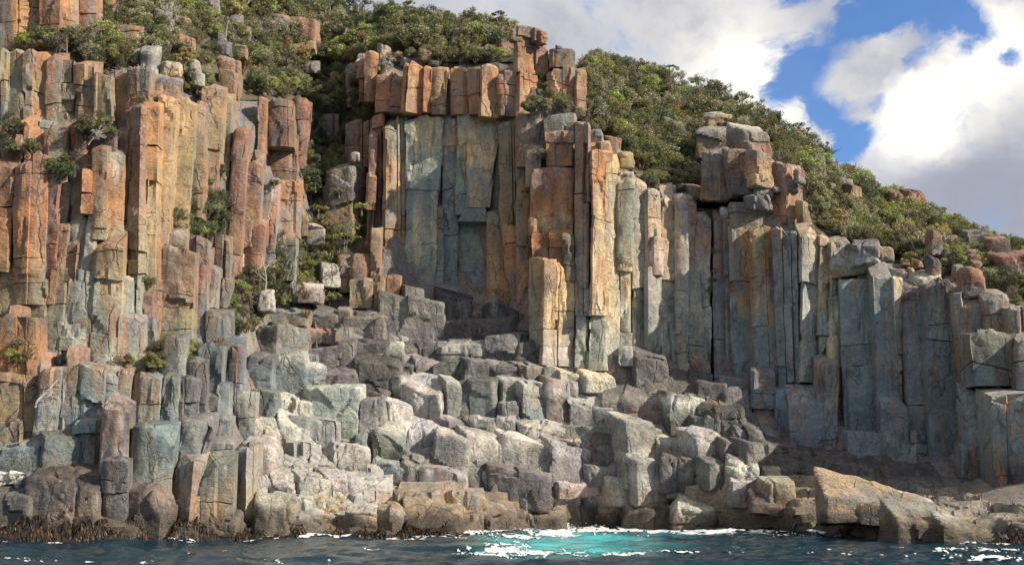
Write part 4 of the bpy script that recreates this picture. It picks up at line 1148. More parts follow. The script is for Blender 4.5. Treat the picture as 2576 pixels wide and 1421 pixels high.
# the tall twin pillars that crown the central wall: stacked blocks
tp = empty('rock_pillar', P(1335, 275, 121.5), 'taller of the twin stacked-block pillars crowning the central wall', 'rock pillar', None, 'twin rock pillars')
tl_ = np.array(tp.location)
for i, s in enumerate([(1290, 1378, 176, 1290, 1378, 288, 'R', 'notot', 121.0, 'ot'), (1288, 1380, 84, 1288, 1380, 180, 'R', 'mrnto', 121.2, 'no')]):
    column(s, 8000 + i, tp, 'rock_column', .2)
for i, s in enumerate([(1300, 56, 1346, 92, 'd', 'mn', 121.6), (1338, 68, 1360, 102, 'R', 'no', 121.6), (1352, 72, 1374, 108, 'R', 'no', 121.4), (1284, 66, 1314, 100, 'd', 'mn', 121.4)]):
    o = block(s, 8050 + i, tp, 'cap_stone', .2, down=.08)
    o.location = np.array(o.location) - tl_
tp = empty('rock_pillar', P(1420, 275, 122), 'shorter red twin pillar with a leaning side slab, right of the tall one', 'rock pillar', None, 'twin rock pillars')
tl_ = np.array(tp.location)
for i, s in enumerate([(1376, 1448, 160, 1376, 1448, 288, 'H', 'rrxrn', 121.4, 'no'), (1380, 1448, 122, 1380, 1448, 168, 'H', 'mrn', 121.7, 'dn'), (1444, 1478, 176, 1444, 1478, 288, 'R', 'nort', 121.2, 'on')]):
    column(s, 8100 + i, tp, 'rock_column', .2)
for i, s in enumerate([(1384, 114, 1430, 134, 'd', 'md', 121.8), (1400, 110, 1414, 122, 'd', 'm', 122)]):
    o = block(s, 8150 + i, tp, 'cap_stone', .2, down=.08)
    o.location = np.array(o.location) - tl_


# ------------------------------------------------------------------ sea
def wave(x, y):
    x, y = np.asarray(x, float), np.asarray(y, float)
    p = np.stack(np.broadcast_arrays(x + .3 * y, y, np.zeros(1)), -1)
    h = .22 * vnoise(p * np.array([.22, .34, 1]), 51) + .13 * vnoise(p * np.array([.55, .85, 1]), 52) + .07 * vnoise(p * np.array([1.3, 2.0, 1]), 53) + .035 * vnoise(p * np.array([3.1, 4.2, 1]), 54)
    return h * np.clip((118 - y) / 14, .25, 1)


xs = np.concatenate([[-6000, -1500, -400, -150, -80], np.arange(-58, 58.01, .26), [80, 150, 400, 2400, 6000]])
ys = np.concatenate([[-6000, -1200, -300, -60, 10, 40], np.arange(54, 114.01, .40), [125, 160, 300, 2000, 6000]])
GX, GY = np.meshgrid(xs, ys)
GZ = wave(GX, GY)
GZ[(GX < -59) | (GX > 59) | (GY < 53) | (GY > 115)] = 0


def sea_material():
    m = bpy.data.materials.new('sea_water')
    m.use_nodes = True
    N = NT(m.node_tree)
    pos = N.n('ShaderNodeNewGeometry').outputs['Position']
    wob = N.scale(N.vmath('SUBTRACT', N.noise(pos, .22, 5, .6).outputs['Color'], (.5, .5, .5)), (9, 16, 0))
    q = N.vmath('ADD', pos, wob)
    tot = None
    for px, py_, rx, ry, amt in [(1400, 1368, 5.6, 13, 1.0), (1470, 1352, 5.0, 10, .9), (1300, 1358, 3.2, 8, .7), (1560, 1366, 4.0, 7, .45), (1370, 1385, 3.2, 5, .6), (1680, 1338, 6.0, 6, .5)]:
        c = P(px, py_, float(water_d(py_)))
        e = N.vmath('MULTIPLY', N.vmath('SUBTRACT', q, tuple(float(v) for v in c)), (1 / rx, 1 / ry, 0))
        k = N.ramp(N.vmath('LENGTH', e, (0, 0, 0)), 0.0, 1.55, amt, 0)
        tot = k if tot is None else N.math('MAXIMUM', tot, k)
    body = N.noise(N.scale(pos, (.3, .5, 1)), 1.0, 4, .6).outputs['Fac']
    deep = N.mix(N.ramp(body, .3, .7), (.003, .020, .037, 1), (.008, .038, .060, 1))
    c = N.mix(tot, deep, (.10, .52, .55, 1))
    p = N.n('ShaderNodeBsdfPrincipled', in_Roughness=.10, in_IOR=1.33)
    N.put(p.inputs['Base Color'], c)
    b = N.n('ShaderNodeBump', in_Strength=.55, in_Distance=.10)
    h = N.math('ADD', N.noise(N.scale(pos, (1.6, 2.6, 1)), 1.0, 5, .6).outputs['Fac'], N.math('MULTIPLY', N.noise(N.scale(pos, (.5, .9, 1)), 1.0, 3, .5).outputs['Fac'], 1.6))
    N.put(b.inputs['Height'], h)
    N.put(p.inputs['Normal'], b.outputs[0])
    N.put(N.n('ShaderNodeOutputMaterial').inputs['Surface'], p.outputs[0])
    return m


vv = np.stack([GX, GY, GZ], -1).reshape(-1, 3)
link('sea', make_mesh('sea', vv, grid_quads(len(ys), len(xs)), mat=sea_material()), kind='structure', label='dark blue rippled sea with a turquoise patch near the rocks')

# white foam lying on the water
fx = np.arange(-50, 48, .10)
fy = np.arange(58, 113, .17)
FX, FY = np.meshgrid(fx, fy)
dens = np.zeros_like(FX)
for px, py_, rx, ry, amt in [(1240, 1386, 2.2, 4.0, .75), (1330, 1390, 2.6, 3.4, .85), (1420, 1393, 2.4, 2.2, .65), (1300, 1350, 2.0, 4, .8), (1450, 1334, 4.2, 6.5, 1.0), (1600, 1334, 5, 6, .9), (1760, 1338, 5.0, 5, .75),
                             (1380, 1342, 3.0, 5, .85), (1560, 1392, 3.0, 1.6, .6), (1680, 1391, 3.5, 1.6, .6), (1800, 1390, 3.0, 1.6, .45), (1900, 1342, 4.0, 4, .5), (1300, 1374, 2.0, 3, .6), (2460, 1386, 4.5, 3.0, .38), (2560, 1392, 2.5, 4.0, .42),
                             (2380, 1402, 3, 2.0, .3), (2200, 1395, 3, 1.5, .28), (110, 1364, 2.4, 2.0, .6), (460, 1356, 1.6, 2.2, .75), (600, 1355, 2.5, 2.0, .55), (2520, 1410, 2.5, 2.5, .5), (1080, 1354, 4, 2.4, .45),
                             (480, 1390, 12, 7, .11), (1000, 1385, 9, 8, .11), (2150, 1385, 9, 8, .12), (200, 1408, 6, 2.0, .30), (640, 1412, 5, 2.0, .25)]:
    c = P(px, py_, float(water_d(py_)))
    dens = np.maximum(dens, amt * np.exp(-((FX - c[0]) / rx) ** 2 - ((FY - c[1]) / ry) ** 2))
pxs = CX + FX / FY * FPX
sd = water_d(shore_y(pxs))
edge = np.exp(-((FY - sd + .9) / 1.6) ** 2)
dens = np.maximum(dens, edge * np.where((pxs > 560), .85, .55))
q = np.stack([FX, FY, 0 * FX], -1)
q = q + 1.1 * np.stack([fbm(q * .5, 71), fbm(q * .5, 72), 0 * FX], -1)
st = 1 - np.abs(fbm(q * np.array([.8, .55, 1]), 73, 4)) * 2.1
st2 = fbm(q * np.array([2.6, 1.4, 1]), 75, 4, .65)
keep = (st * .62 + st2 * .5 + dens * 1.0) > .90
keep &= dens > .10
ii = np.arange(FX.size).reshape(FX.shape)
m = keep[:-1, :-1]
qd = np.stack([ii[:-1, :-1], ii[:-1, 1:], ii[1:, 1:], ii[1:, :-1]], -1)[m]
used, inv = np.unique(qd, return_inverse=True)
fv = np.stack([FX.ravel()[used], FY.ravel()[used], wave(FX.ravel()[used], FY.ravel()[used]) + .045 + .03 * vnoise(np.stack([FX.ravel()[used], FY.ravel()[used], 0 * used], -1) * 4, 3)], -1)
fq = inv.reshape(-1, 4)
# splashes thrown up against the rocks
sv, sq = [fv], [fq]
n0 = len(fv)
rgs = np.random.RandomState(3)
for px, py_, hgt, nn in [(455, 1352, .75, 160), (395, 1353, .35, 70), (1445, 1326, .6, 220), (1420, 1328, .35, 120), (1500, 1327, .3, 120), (100, 1360, .25, 60), (1200, 1342, .4, 40)]:
    dw = float(water_d(py_)) - .7
    c = P(px, py_, dw)
    for k in range(nn):
        u = rgs.normal(0, .45)
        zz = abs(rgs.normal(0, hgt * .55)) * math.exp(-u * u)
        s = rgs.uniform(.04, .12)
        a = rgs.normal(size=(2, 3))
        a /= np.linalg.norm(a, axis=1)[:, None]
        o = np.array([c[0] + u * 1.6, c[1] + rgs.normal(0, .3), zz])
        sv.append(np.array([o - a[0] * s - a[1] * s, o + a[0] * s - a[1] * s, o + a[0] * s + a[1] * s, o - a[0] * s + a[1] * s]))
        sq.append(np.array([[n0, n0 + 1, n0 + 2, n0 + 3]]))
        n0 += 4
fv, fq = np.concatenate(sv), np.concatenate(sq)
link('sea_foam', make_mesh('sea_foam', fv, fq, cols=np.broadcast_to(np.array([.62, .66, .67]), fv.shape), mat=M_FOAM), kind='stuff', label='white foam streaks and splashes along the rocks')

# ------------------------------------------------------------------ kelp at the waterline
kv, kq, kc = [], [], []
n0 = 0
rgk = np.random.RandomState(9)
kp = [PAL['k'] * .5, lin(58, 46, 32), lin(84, 64, 38), lin(40, 34, 28), lin(128, 96, 54), lin(72, 50, 44)]


def kelp_band(x0, x1, n, hmax, fwd=1.5):
    global n0
    for k in range(n):
        px = rgk.uniform(x0, x1)
        d = float(water_d(np.interp(px, WLX, WLY)))
        hz = hmax * rgk.beta(1.6, 1.8) * np.clip(.7 + 1.5 * float(fbm(np.array([[px / 26., 0, 0]]), 4)[0]), .15, 1.4)
        o = P(px, shore_y(px), d)
        o = np.array([o[0], o[1] - fwd + (.8 * hz / max(hmax, .1)), max(hz, .06)])
        L, wd = rgk.uniform(.22, .6), rgk.uniform(.035, .11)
        an = rgk.uniform(-1.5, 1.5)
        dx, dy = math.sin(an), -abs(math.cos(an)) * .6
        side = np.array([math.cos(an), math.sin(an), rgk.uniform(-.4, .4)]) * wd
        pts = []
        for j in range(4):
            t = j / 3
            c = o + np.array([dx * L * t * .8, dy * L * t, .22 * L * math.sin(2.2 * t) - .75 * L * t * t])
            pts += [c - side * (1 - .5 * t), c + side * (1 - .5 * t)]
        kv.append(np.array(pts))
        kq.append(np.array([[n0 + 2 * j, n0 + 2 * j + 1, n0 + 2 * j + 3, n0 + 2 * j + 2] for j in range(3)]))
        kc.append(np.repeat(kp[rgk.choice(6, p=[.22, .26, .16, .2, .06, .10])][None] * rgk.uniform(.35, .95), 8, 0))
        n0 += 8


kelp_band(-40, 560, 8000, 1.45, 2.3)
kelp_band(540, 760, 1200, .9)
kelp_band(740, 1180, 1500, .55)
kelp_band(1850, 2260, 2000, .5)
kelp_band(2240, 2640, 6000, .95)
link('kelp', make_mesh('kelp', np.concatenate(kv), np.concatenate(kq), cols=np.concatenate(kc), mat=M_KELP), kind='stuff', label='brown kelp fringe hanging along the waterline')


# ------------------------------------------------------------------ plants
def tube(pts, rad, sides=4):
    pts = np.asarray(pts, float)
    V, Q = [], []
    for i, p in enumerate(pts):
        t = pts[min(i + 1, len(pts) - 1)] - pts[max(i - 1, 0)]
        t /= np.linalg.norm(t) + 1e-9
        u = np.cross(t, [0.3, 1, 0.1]); u /= np.linalg.norm(u) + 1e-9
        w = np.cross(t, u)
        for k in range(sides):
            a = 2 * math.pi * k / sides
            V.append(p + (u * math.cos(a) + w * math.sin(a)) * rad[i])
    for i in range(len(pts) - 1):
        for k in range(sides):
            Q.append([i * sides + k, i * sides + (k + 1) % sides, (i + 1) * sides + (k + 1) % sides, (i + 1) * sides + k])
    return np.array(V), np.array(Q)


class Parts:
    def __init__(self):
        self.v, self.q, self.c, self.n = [], [], [], 0

    def add(self, v, q, c):
        self.v.append(v)
        self.q.append(np.asarray(q) + self.n)
        self.c.append(np.broadcast_to(c, v.shape))
        self.n += len(v)

    def mesh(self, name, mat):
        return make_mesh(name, np.concatenate(self.v), np.concatenate(self.q), cols=np.concatenate(self.c), mat=mat, smooth=False)


def branch(parts, p, dirn, L, r, depth, rg, col, bend=.35, split=(2, 4), spread=.7, up=.15):
    n = 4
    pts, rr = [np.array(p, float)], [r]
    d = np.array(dirn, float)
    for k in range(n):
        d = d + rg.normal(0, bend, 3) * .5 + np.array([0, 0, up * .3])
        d /= np.linalg.norm(d)
        pts.append(pts[-1] + d * L / n)
        rr.append(r * (1 - .55 * (k + 1) / n))
    v, q = tube(pts, rr, 4 if depth > 0 else 3)
    parts.add(v, q, col * rg.uniform(.85, 1.1))
    if depth > 0:
        for k in range(rg.randint(split[0], split[1] + 1)):
            j = rg.randint(1, n + 1)
            nd = d + rg.normal(0, spread, 3)
            nd[2] += up
            nd /= np.linalg.norm(nd)
            branch(parts, pts[j], nd, L * rg.uniform(.5, .8), max(.018, rr[j] * .65), depth - 1, rg, col, bend, split, spread, up)


def leaves(parts, cen, rad, n, size, cols, rg, flat=.0):
    c = np.repeat(np.asarray(cen), n, 0)
    k = len(c)
    o = rg.normal(size=(k, 3))
    o /= np.linalg.norm(o, axis=1)[:, None]
    c = c + o * np.repeat(np.asarray(rad), n, 0).reshape(k, -1) * (rg.rand(k, 1) ** .5)
    a = rg.normal(size=(k, 3)); a[:, 2] += .2
    a /= np.linalg.norm(a, axis=1)[:, None]
    b = np.cross(a, rg.normal(size=(k, 3)) + np.array([0, 0, flat]))
    b /= np.linalg.norm(b, axis=1)[:, None] + 1e-9
    s = size * rg.uniform(.6, 1.35, (k, 1))
    v = np.stack([c - a * s, c - b * s * .5, c + a * s, c + b * s * .5], 1).reshape(-1, 3)
    q = np.arange(4 * k).reshape(-1, 4)
    ci = rg.randint(0, len(cols), k)
    cl = np.asarray(cols)[ci] * rg.uniform(.7, 1.35, (k, 1))
    parts.add(v, q, np.repeat(cl, 4, 0))


GREEN = {
    'olive': [lin(86, 92, 52), lin(70, 78, 48), lin(104, 106, 62), lin(60, 68, 44)],
    'dark': [lin(52, 66, 46), lin(44, 56, 42), lin(64, 78, 54), lin(74, 84, 60)],
    'bright': [lin(110, 122, 44), lin(92, 108, 40), lin(132, 138, 58), lin(78, 96, 40)],
    'grey': [lin(104, 108, 88), lin(88, 94, 78), lin(124, 122, 104), lin(78, 80, 66)],
    'rusty': [lin(128, 108, 58), lin(108, 96, 54), lin(136, 118, 68), lin(90, 88, 54)]}
for _k in GREEN:
    GREEN[_k] = [(c * .60 + c.mean() * .40) * np.array([2.60, 2.42, 1.90]) for c in GREEN[_k]]
BARK = lin(104, 96, 86)
BLEACH = lin(172, 167, 160)


def shrub_meshes(kind, seed, lod=1.0, tall=False):
    """unit shrub about 1 high and 1.1 wide: (foliage mesh parts, stem mesh parts)"""
    rg = np.random.RandomState(seed)
    fo, st = Parts(), Parts()
    nb = rg.randint(4, 7)
    for k in range(nb):
        an = 6.28 * k / nb + rg.uniform(-.4, .4)
        branch(st, (0, 0, -.15), (math.cos(an) * .55, math.sin(an) * .55, 1), rg.uniform(.55, .8), .028, 1, rg, BARK, .3, (2, 3), .5, .3)
    ncl = int(rg.randint(20, 27) * (1 if lod >= 1 else .75))
    cen = []
    while len(cen) < ncl:
        u = rg.normal(size=3); u /= np.linalg.norm(u)
        if u[2] < -.35:
            continue
        r = rg.uniform(.55, 1.0)
        lob = 1 + .28 * math.sin(3 * math.atan2(u[1], u[0]) + seed) + .15 * rg.normal()
        c = np.array([u[0] * .48 * lob, u[1] * .48 * lob, .50 + u[2] * .42 * (1 + .2 * rg.normal())]) * np.array([r, r, 1])
        cen.append(c)
    leaves(fo, cen, rg.uniform(.10, .20, (ncl, 1)), int(100 * lod), .029 / math.sqrt(lod), GREEN[kind], rg)
    return fo, st


def bare_bush(seed, col):
    rg = np.random.RandomState(seed)
    st = Parts()
    for k in range(9):
        an = 6.28 * k / 9 + rg.uniform(-.4, .4)
        branch(st, (0, 0, -.1), (math.cos(an) * .8, math.sin(an) * .8, .9), rg.uniform(.5, .75), .022, 2, rg, col, .45, (3, 4), .65, .15)
    return st


VAR = {}
for kd in GREEN:
    VAR[kd] = []
    for s in range(4):
        fo, st = shrub_meshes(kd, 31 * s + len(kd))
        VAR[kd].append((fo.mesh('foliage', M_LEAF), st.mesh('stem', M_BARK)))
BARE = [bare_bush(400 + s, lin(150, 144, 136)).mesh('branches', M_BARK) for s in range(3)]

# where plants grow: (name of the place, x0, x1, lower line, upper line, how many, smallest and largest height in metres, depth shift)
rgp = np.random.RandomState(77)
spots = []      # (px, py, size, kind, place)


def kinds(px, py):
    r = rgp.rand()
    if r < .36: return 'olive'
    if r < .54: return 'dark'
    if r < .70: return 'bright'
    if r < .89: return 'grey'
    return 'rusty' if r < .92 else 'bare'


def scatter(place, x0, x1, ya, yb, n, s0, s1, prob=None):
    for k in range(n):
        px = rgp.uniform(x0, x1)
        lo, hi = ya(px), yb(px)
        py = lo + (hi - lo) * rgp.rand()
        kd = kinds(px, py)
        if prob is not None and rgp.rand() < prob[1]:
            kd = prob[0]
        spots.append((px, py, rgp.uniform(s0, s1), kd, place))


def ell(place, cx, cy, rx, ry, n, s0, s1, prob=None):
    for k in range(n):
        a, r = rgp.uniform(0, 6.28), math.sqrt(rgp.rand())
        kd = kinds(0, 0)
        if prob is not None and rgp.rand() < prob[1]:
            kd = prob[0]
        spots.append((cx + rx * r * math.cos(a), cy + ry * r * math.sin(a), rgp.uniform(s0, s1), kd, place))


RP = 'on the wooded slope between the twin pillars and the grey outcrop'
scatter(RP, 1470, 1770, lambda x: rim_y(x) - 5, ridge_y, 330, 1.6, 2.8)
scatter('around the grey outcrop above the dark cleft', 1740, 2060, lambda x: min(rim_y(x) - 5, 430 + (x - 1740) * .3), ridge_y, 170, 1.5, 2.6)
scatter('on the slope above the blue-grey right wall', 2030, 2360, lambda x: rim_y(x) - 14, ridge_y, 260, 1.3, 2.4)
scatter('on the low end of the ridge by the red-brown bluffs', 2350, 2640, lambda x: rim_y(x) - 10, ridge_y, 150, 1.0, 1.9)
scatter('on the hilltop above the central wall', 960, 1272, lambda x: 140, ridge_y, 150, 1.8, 3.0)
scatter('on the upper hillside among the red blocks', 560, 960, lambda x: 190 - (x - 560) * .02, lambda x: ridge_y(x), 200, 1.6, 2.8)
scatter('on the bushy ledges under the highest pillars', 240, 600, lambda x: 150, lambda x: -100, 150, 1.3, 2.3)
ell('on the ledge above the upper left band', 130, 116, 90, 18, 26, 1.0, 1.9)
ell('on the ledge above the upper left band', 270, 150, 60, 26, 20, 1.0, 1.8)
ell('on the ledge above the upper left band', 330, 110, 90, 40, 16, .9, 1.6)
ell('around the pale perched boulders', 460, 170, 70, 50, 22, .8, 1.6)
ell('around the pale perched boulders', 480, 225, 50, 16, 9, .6, 1.2, ('grey', .6))
ell('at the head of the gully', 840, 250, 70, 60, 34, 1.2, 2.2)
ell('on top of the gully pinnacle', 700, 225, 66, 26, 34, 1.1, 2.0)
ell('in the shaded gully beside the pinnacle', 815, 400, 55, 140, 100, 1.0, 2.0, ('dark', .4))
ell('in the shaded gully beside the pinnacle', 900, 540, 40, 60, 18, 1.0, 1.8, ('dark', .4))
ell('in the shaded gully beside the pinnacle', 915, 300, 30, 60, 14, 1.2, 1.9, ('dark', .5))
ell('in the lower gully thicket', 770, 650, 85, 75, 84, 1.0, 2.0)
ell('in the lower gully thicket', 690, 740, 90, 45, 60, .8, 1.7)
ell('in the lower gully thicket', 830, 730, 50, 40, 26, .8, 1.5)
ell('in the lower gully thicket', 610, 800, 50, 40, 26, .8, 1.4)
ell('in the narrow gully left of the pinnacle', 500, 570, 60, 55, 34, .9, 1.7, ('dark', .5))
ell('in the narrow gully left of the pinnacle', 545, 500, 20, 80, 14, .9, 1.5, ('dark', .6))
ell('on the mossy ledge above the low bluish columns', 450, 890, 65, 34, 30, .6, 1.2, ('bright', .35))
ell('on the mossy ledge above the low bluish columns', 390, 920, 30, 16, 12, .6, 1.1, ('bright', .5))
ell('on the mossy ledge above the low bluish columns', 312, 914, 24, 6, 6, .5, .8)
ell('on small ledges of the left wall', 40, 385, 50, 16, 9, .7, 1.3)
ell('on small ledges of the left wall', 20, 330, 24, 14, 6, .8, 1.4)
ell('on small ledges of the left wall', 152, 430, 30, 26, 10, .8, 1.4, ('dark', .5))
ell('on small ledges of the left wall', 255, 335, 48, 26, 16, .7, 1.4, ('dark', .3))
ell('on small ledges of the left wall', 55, 895, 34, 26, 12, .6, 1.2, ('grey', .4))
ell('on small ledges of the left wall', 375, 715, 14, 8, 4, .5, .8)
ell('on small ledges of the left wall', 345, 250, 30, 8, 5, .4, .7)
ell('on the step at the foot of the twin pillars', 1370, 275, 70, 14, 20, .8, 1.5)
ell('on the step at the foot of the twin pillars', 1345, 398, 22, 14, 7, .6, 1.1, ('grey', .6))
ell('on the step at the foot of the twin pillars', 1500, 300, 50, 40, 14, 1.0, 1.8)
ell('on the rim right above the orange tier', 1130, 150, 150, 7, 34, .8, 1.6)
ell('on the brow of the pale wall', 1690, 468, 70, 20, 22, .9, 1.7)
ell('on the ledge below the grey outcrop', 1830, 478, 50, 26, 24, 1.0, 1.7, ('dark', .3))
ell('on the ledge below the grey outcrop', 1790, 700, 12, 70, 5, .5, .9, ('dark', .6))

for _k in range(900):
    _x = rgp.uniform(-60, 2640)
    _y = rim_y(_x) + (ridge_y(_x) - rim_y(_x)) * rgp.rand() * .97
    spots.append((_x, _y, rgp.uniform(.5, 1.0), kinds(0, 0), 'on the hillside'))

# the 300 largest stand as plants of their own, the rest as one mass of scrub
ADJ = {'olive': 'olive green shrub', 'dark': 'dark green shrub', 'bright': 'yellow-green shrub', 'grey': 'grey-leaved shrub', 'rusty': 'rust-tinged shrub', 'bare': 'leafless grey bush'}
_sh = np.array([-.7 if s[4].startswith(('on small', 'on the mossy', 'on the brow', 'on the step', 'on the ledge', 'on top', 'on the rim')) else .8 for s in spots])
pos = P([s[0] for s in spots], [s[1] for s in spots], D([s[0] for s in spots], [s[1] for s in spots]) + _sh)
vis = np.array([s[2] / pos[i][1] for i, s in enumerate(spots)])
order = np.argsort(-vis)
COLM = [(1530, 'behind the shorter twin pillar'), (1610, 'above the stepped boulders'), (1690, 'above the pale wall'), (1760, 'left of the grey outcrop'),
        (1850, 'by the domed top of the grey outcrop'), (1945, 'over the bulging outcrop shoulder'), (2050, 'behind the orange twin blocks'),
        (2130, 'behind the broad grey domed boulder'), (2230, 'above the smooth whaleback boulder'), (2340, 'below the squared skyline rock'),
        (2430, 'around the pointed tan fin'), (2700, 'beside the red-brown bluffs')]
COLU = [(330, 'beside the pinkish barrel block'), (480, 'around the split red outcrop'), (560, 'near the leaning white trunk'), (640, 'right of the leaning white trunk'), (705, 'left of the big red block'), (800, 'around the big red block'), (880, 'by the low dark humped rocks'),
        (960, 'above the thin gully-head pillars'), (1050, 'around the pinkish domed outcrop'), (1130, 'above the orange upper tier'), (1210, 'over the right of the orange tier'), (1320, 'left of the tall twin pillar')]


def place_of(i):
    px, py_, s, kd, place = spots[i]
    if not (place.startswith(('on the wooded', 'around the grey', 'on the slope', 'on the low', 'on the hilltop', 'on the upper', 'on the bushy'))):
        return place
    lo, hi = float(rim_y(px)), float(ridge_y(px))
    v = (py_ - lo) / (hi - lo - 1e-6)
    band = 'low on the slope' if v < .36 else 'mid-slope' if v < .70 else 'near the skyline'
    for lim, ph in (COLM if px > 1400 else COLU):
        if px < lim:
            return band + ' ' + ph
    return place
big = set(int(i) for i in order[:284])
kinds_col = bpy.data.collections.new('scrub_kinds')
KIDX = {}
_k = 0
for kd in ('bare', 'bright', 'dark', 'grey', 'olive', 'rusty'):
    KIDX[kd] = []
    for sd in range(2 if kd in ('bare', 'rusty') else 4):
        pt = Parts()
        if kd == 'bare':
            pt = bare_bush(777 + sd, lin(140, 134, 126))
        else:
            fo, st = shrub_meshes(kd, 900 + 13 * sd + len(kd))
            for src in (fo, st):
                pt.add(np.concatenate(src.v), np.concatenate(src.q), np.concatenate([np.broadcast_to(c, v.shape) for c, v in zip(src.c, src.v)]))
        o = bpy.data.objects.new('scrub_plant_%02d' % _k, pt.mesh('scrub_plant', M_LEAF))
        kinds_col.objects.link(o)
        KIDX[kd].append(_k)
        _k += 1
sp_pos, sp_rot, sp_scl, sp_idx = [], [], [], []
for i, (px, py_, s, kd, place) in enumerate(spots):
    p = pos[i]
    rz = rgp.uniform(0, 6.28)
    sx = s * rgp.uniform(.95, 1.35)
    if i in big:
        place = place_of(i)
        sz = 'tall ' if s > 2.2 else 'low ' if s < 1.7 else ''
        lab = '%s%s %s' % (sz, ADJ[kd], place)
        e = empty('bare_bush' if kd == 'bare' else 'shrub', p, lab, 'bush' if kd == 'bare' else 'shrub', None, '%s%s %s' % (sz, ADJ[kd] + 's' if kd != 'bare' else 'leafless grey bushes', place))
        e.rotation_euler = (0, 0, rz)
        e.scale = (sx, sx, s)
        if kd == 'bare':
            link('branches', rgp.choice(BARE), e)
        else:
            fo, st = VAR[kd][rgp.randint(4)]
            link('foliage', fo, e)
            link('stem', st, e)
    else:
        sp_pos.append(p)
        sp_rot.append((0, 0, rz))
        sp_scl.append((sx, sx, s))
        sp_idx.append(KIDX[kd][rgp.randint(len(KIDX[kd]))])
me = bpy.data.meshes.new('scrub')
me.from_pydata([tuple(float(c) for c in p) for p in sp_pos], [], [])
for nm, typ, dat in (('rot', 'FLOAT_VECTOR', sp_rot), ('scl', 'FLOAT_VECTOR', sp_scl)):
    at = me.attributes.new(nm, typ, 'POINT')
    at.data.foreach_set('vector', np.array(dat, np.float32).ravel())
at = me.attributes.new('idx', 'INT', 'POINT')
at.data.foreach_set('value', np.array(sp_idx, np.int32))
scrub = link('scrub', me, kind='stuff', label='dense low scrub covering the slope between the larger shrubs')
ng = bpy.data.node_groups.new('scrub_spread', 'GeometryNodeTree')
ng.interface.new_socket('Geometry', in_out='INPUT', socket_type='NodeSocketGeometry')
ng.interface.new_socket('Geometry', in_out='OUTPUT', socket_type='NodeSocketGeometry')
gi, go = ng.nodes.new('NodeGroupInput'), ng.nodes.new('NodeGroupOutput')
ci = ng.nodes.new('GeometryNodeCollectionInfo')
ci.inputs['Collection'].default_value = kinds_col
ci.inputs['Separate Children'].default_value = True
ci.inputs['Reset Children'].default_value = True
ip = ng.nodes.new('GeometryNodeInstanceOnPoints')
ip.inputs['Pick Instance'].default_value = True


def named(nm, typ):
    nd = ng.nodes.new('GeometryNodeInputNamedAttribute')
    nd.data_type = typ
    nd.inputs['Name'].default_value = nm
    return nd.outputs[0]


ng.links.new(gi.outputs[0], ip.inputs['Points'])
ng.links.new(ci.outputs[0], ip.inputs['Instance'])
ng.links.new(named('idx', 'INT'), ip.inputs['Instance Index'])
e2r = ng.nodes.new('FunctionNodeEulerToRotation')
ng.links.new(named('rot', 'FLOAT_VECTOR'), e2r.inputs[0])
ng.links.new(e2r.outputs[0], ip.inputs['Rotation'])
ng.links.new(named('scl', 'FLOAT_VECTOR'), ip.inputs['Scale'])
ng.links.new(ip.outputs[0], go.inputs[0])
md = scrub.modifiers.new('spread', 'NODES')
md.node_group = ng


# single plants that stand out
def dead_tree(px, py_, d, H, lean, seed, label, depth=2, r=.07, spread=.6, up=.2, split=(2, 4), cat='dead tree', bend=.3, name='dead_tree'):
    rg = np.random.RandomState(seed)
    base = P(px, py_, float(D(px, py_)) + d)
    e = empty(name, base, label, cat)
    tr, br = Parts(), Parts()
    dn = np.array([lean, rg.uniform(-.2, .1), 1.0]); dn /= np.linalg.norm(dn)
    n = 6
    pts, rr = [np.zeros(3) - dn * .2], [r]
    dd_ = dn.copy()
    for k in range(n):
        dd_ = dd_ + rg.normal(0, bend * .25, 3); dd_ /= np.linalg.norm(dd_)
        pts.append(pts[-1] + dd_ * H / n); rr.append(r * (1 - .6 * (k + 1) / n))
    v, q = tube(pts, rr, 5)
    tr.add(v, q, BLEACH)
    for k in range(rg.randint(*split) + 3 if depth else 0):
        j = rg.randint(2, n + 1)
        nd = dn * .6 + rg.normal(0, spread, 3); nd[2] += up
        nd /= np.linalg.norm(nd)
        branch(br, pts[j], nd, H * rg.uniform(.3, .5), rr[j] * .6, depth, rg, BLEACH, .4, split, spread, up)
    link('trunk', tr.mesh('trunk', M_BARK), e)
    if depth:
        link('branches', br.mesh('branches', M_BARK), e)


dead_tree(566, 102, -2.5, 2.3, .35, 1, 'leaning straight bleached trunk among the bushes of the upper hillside', depth=0, r=.10)
dead_tree(668, 725, -2.0, 2.6, .15, 2, 'bare white tree with spread branches in the lower gully', r=.08)
dead_tree(738, 722, -2.2, .9, .1, 3, 'bleached root spray spread over the rock above the terrace', 3, .09, .9, -.75, (3, 4))
dead_tree(90, 1018, -2.0, 2.8, .12, 4, 'twisted white dead tree clinging to the low left wall', 2, .08, .7, -.2, bend=1.2)
dead_tree(972, 182, -2.4, 1.5, -.2, 5, 'dead white bush with a tangled crown at the rim of the central wall', 3, .07, .85, .0, (3, 5), 'dead bush', name='dead_bush')
dead_tree(225, 360, -1.6, 1.6, .5, 6, 'grey dead bush with curling branches on the red ledge of the left wall', 2, .05, .8, .0, (3, 4), 'dead bush', name='dead_bush')
dead_tree(328, 182, -1.6, .9, .3, 7, 'small bleached snag hanging over the edge beside the brown capstone', 2, .05, .9, -.2, (2, 3), 'dead bush', name='dead_bush')
dead_tree(1700, 482, -1.2, 1.0, .2, 8, 'pale brushwood tangle on the brow of the pale wall', 3, .05, .9, .0, (3, 4), 'dead bush', name='dead_bush')
dead_tree(436, 70, -3, 1.9, .0, 9, 'ghostly grey leafless tree above the split red outcrop', 3, .05, .6, .2, (3, 4))
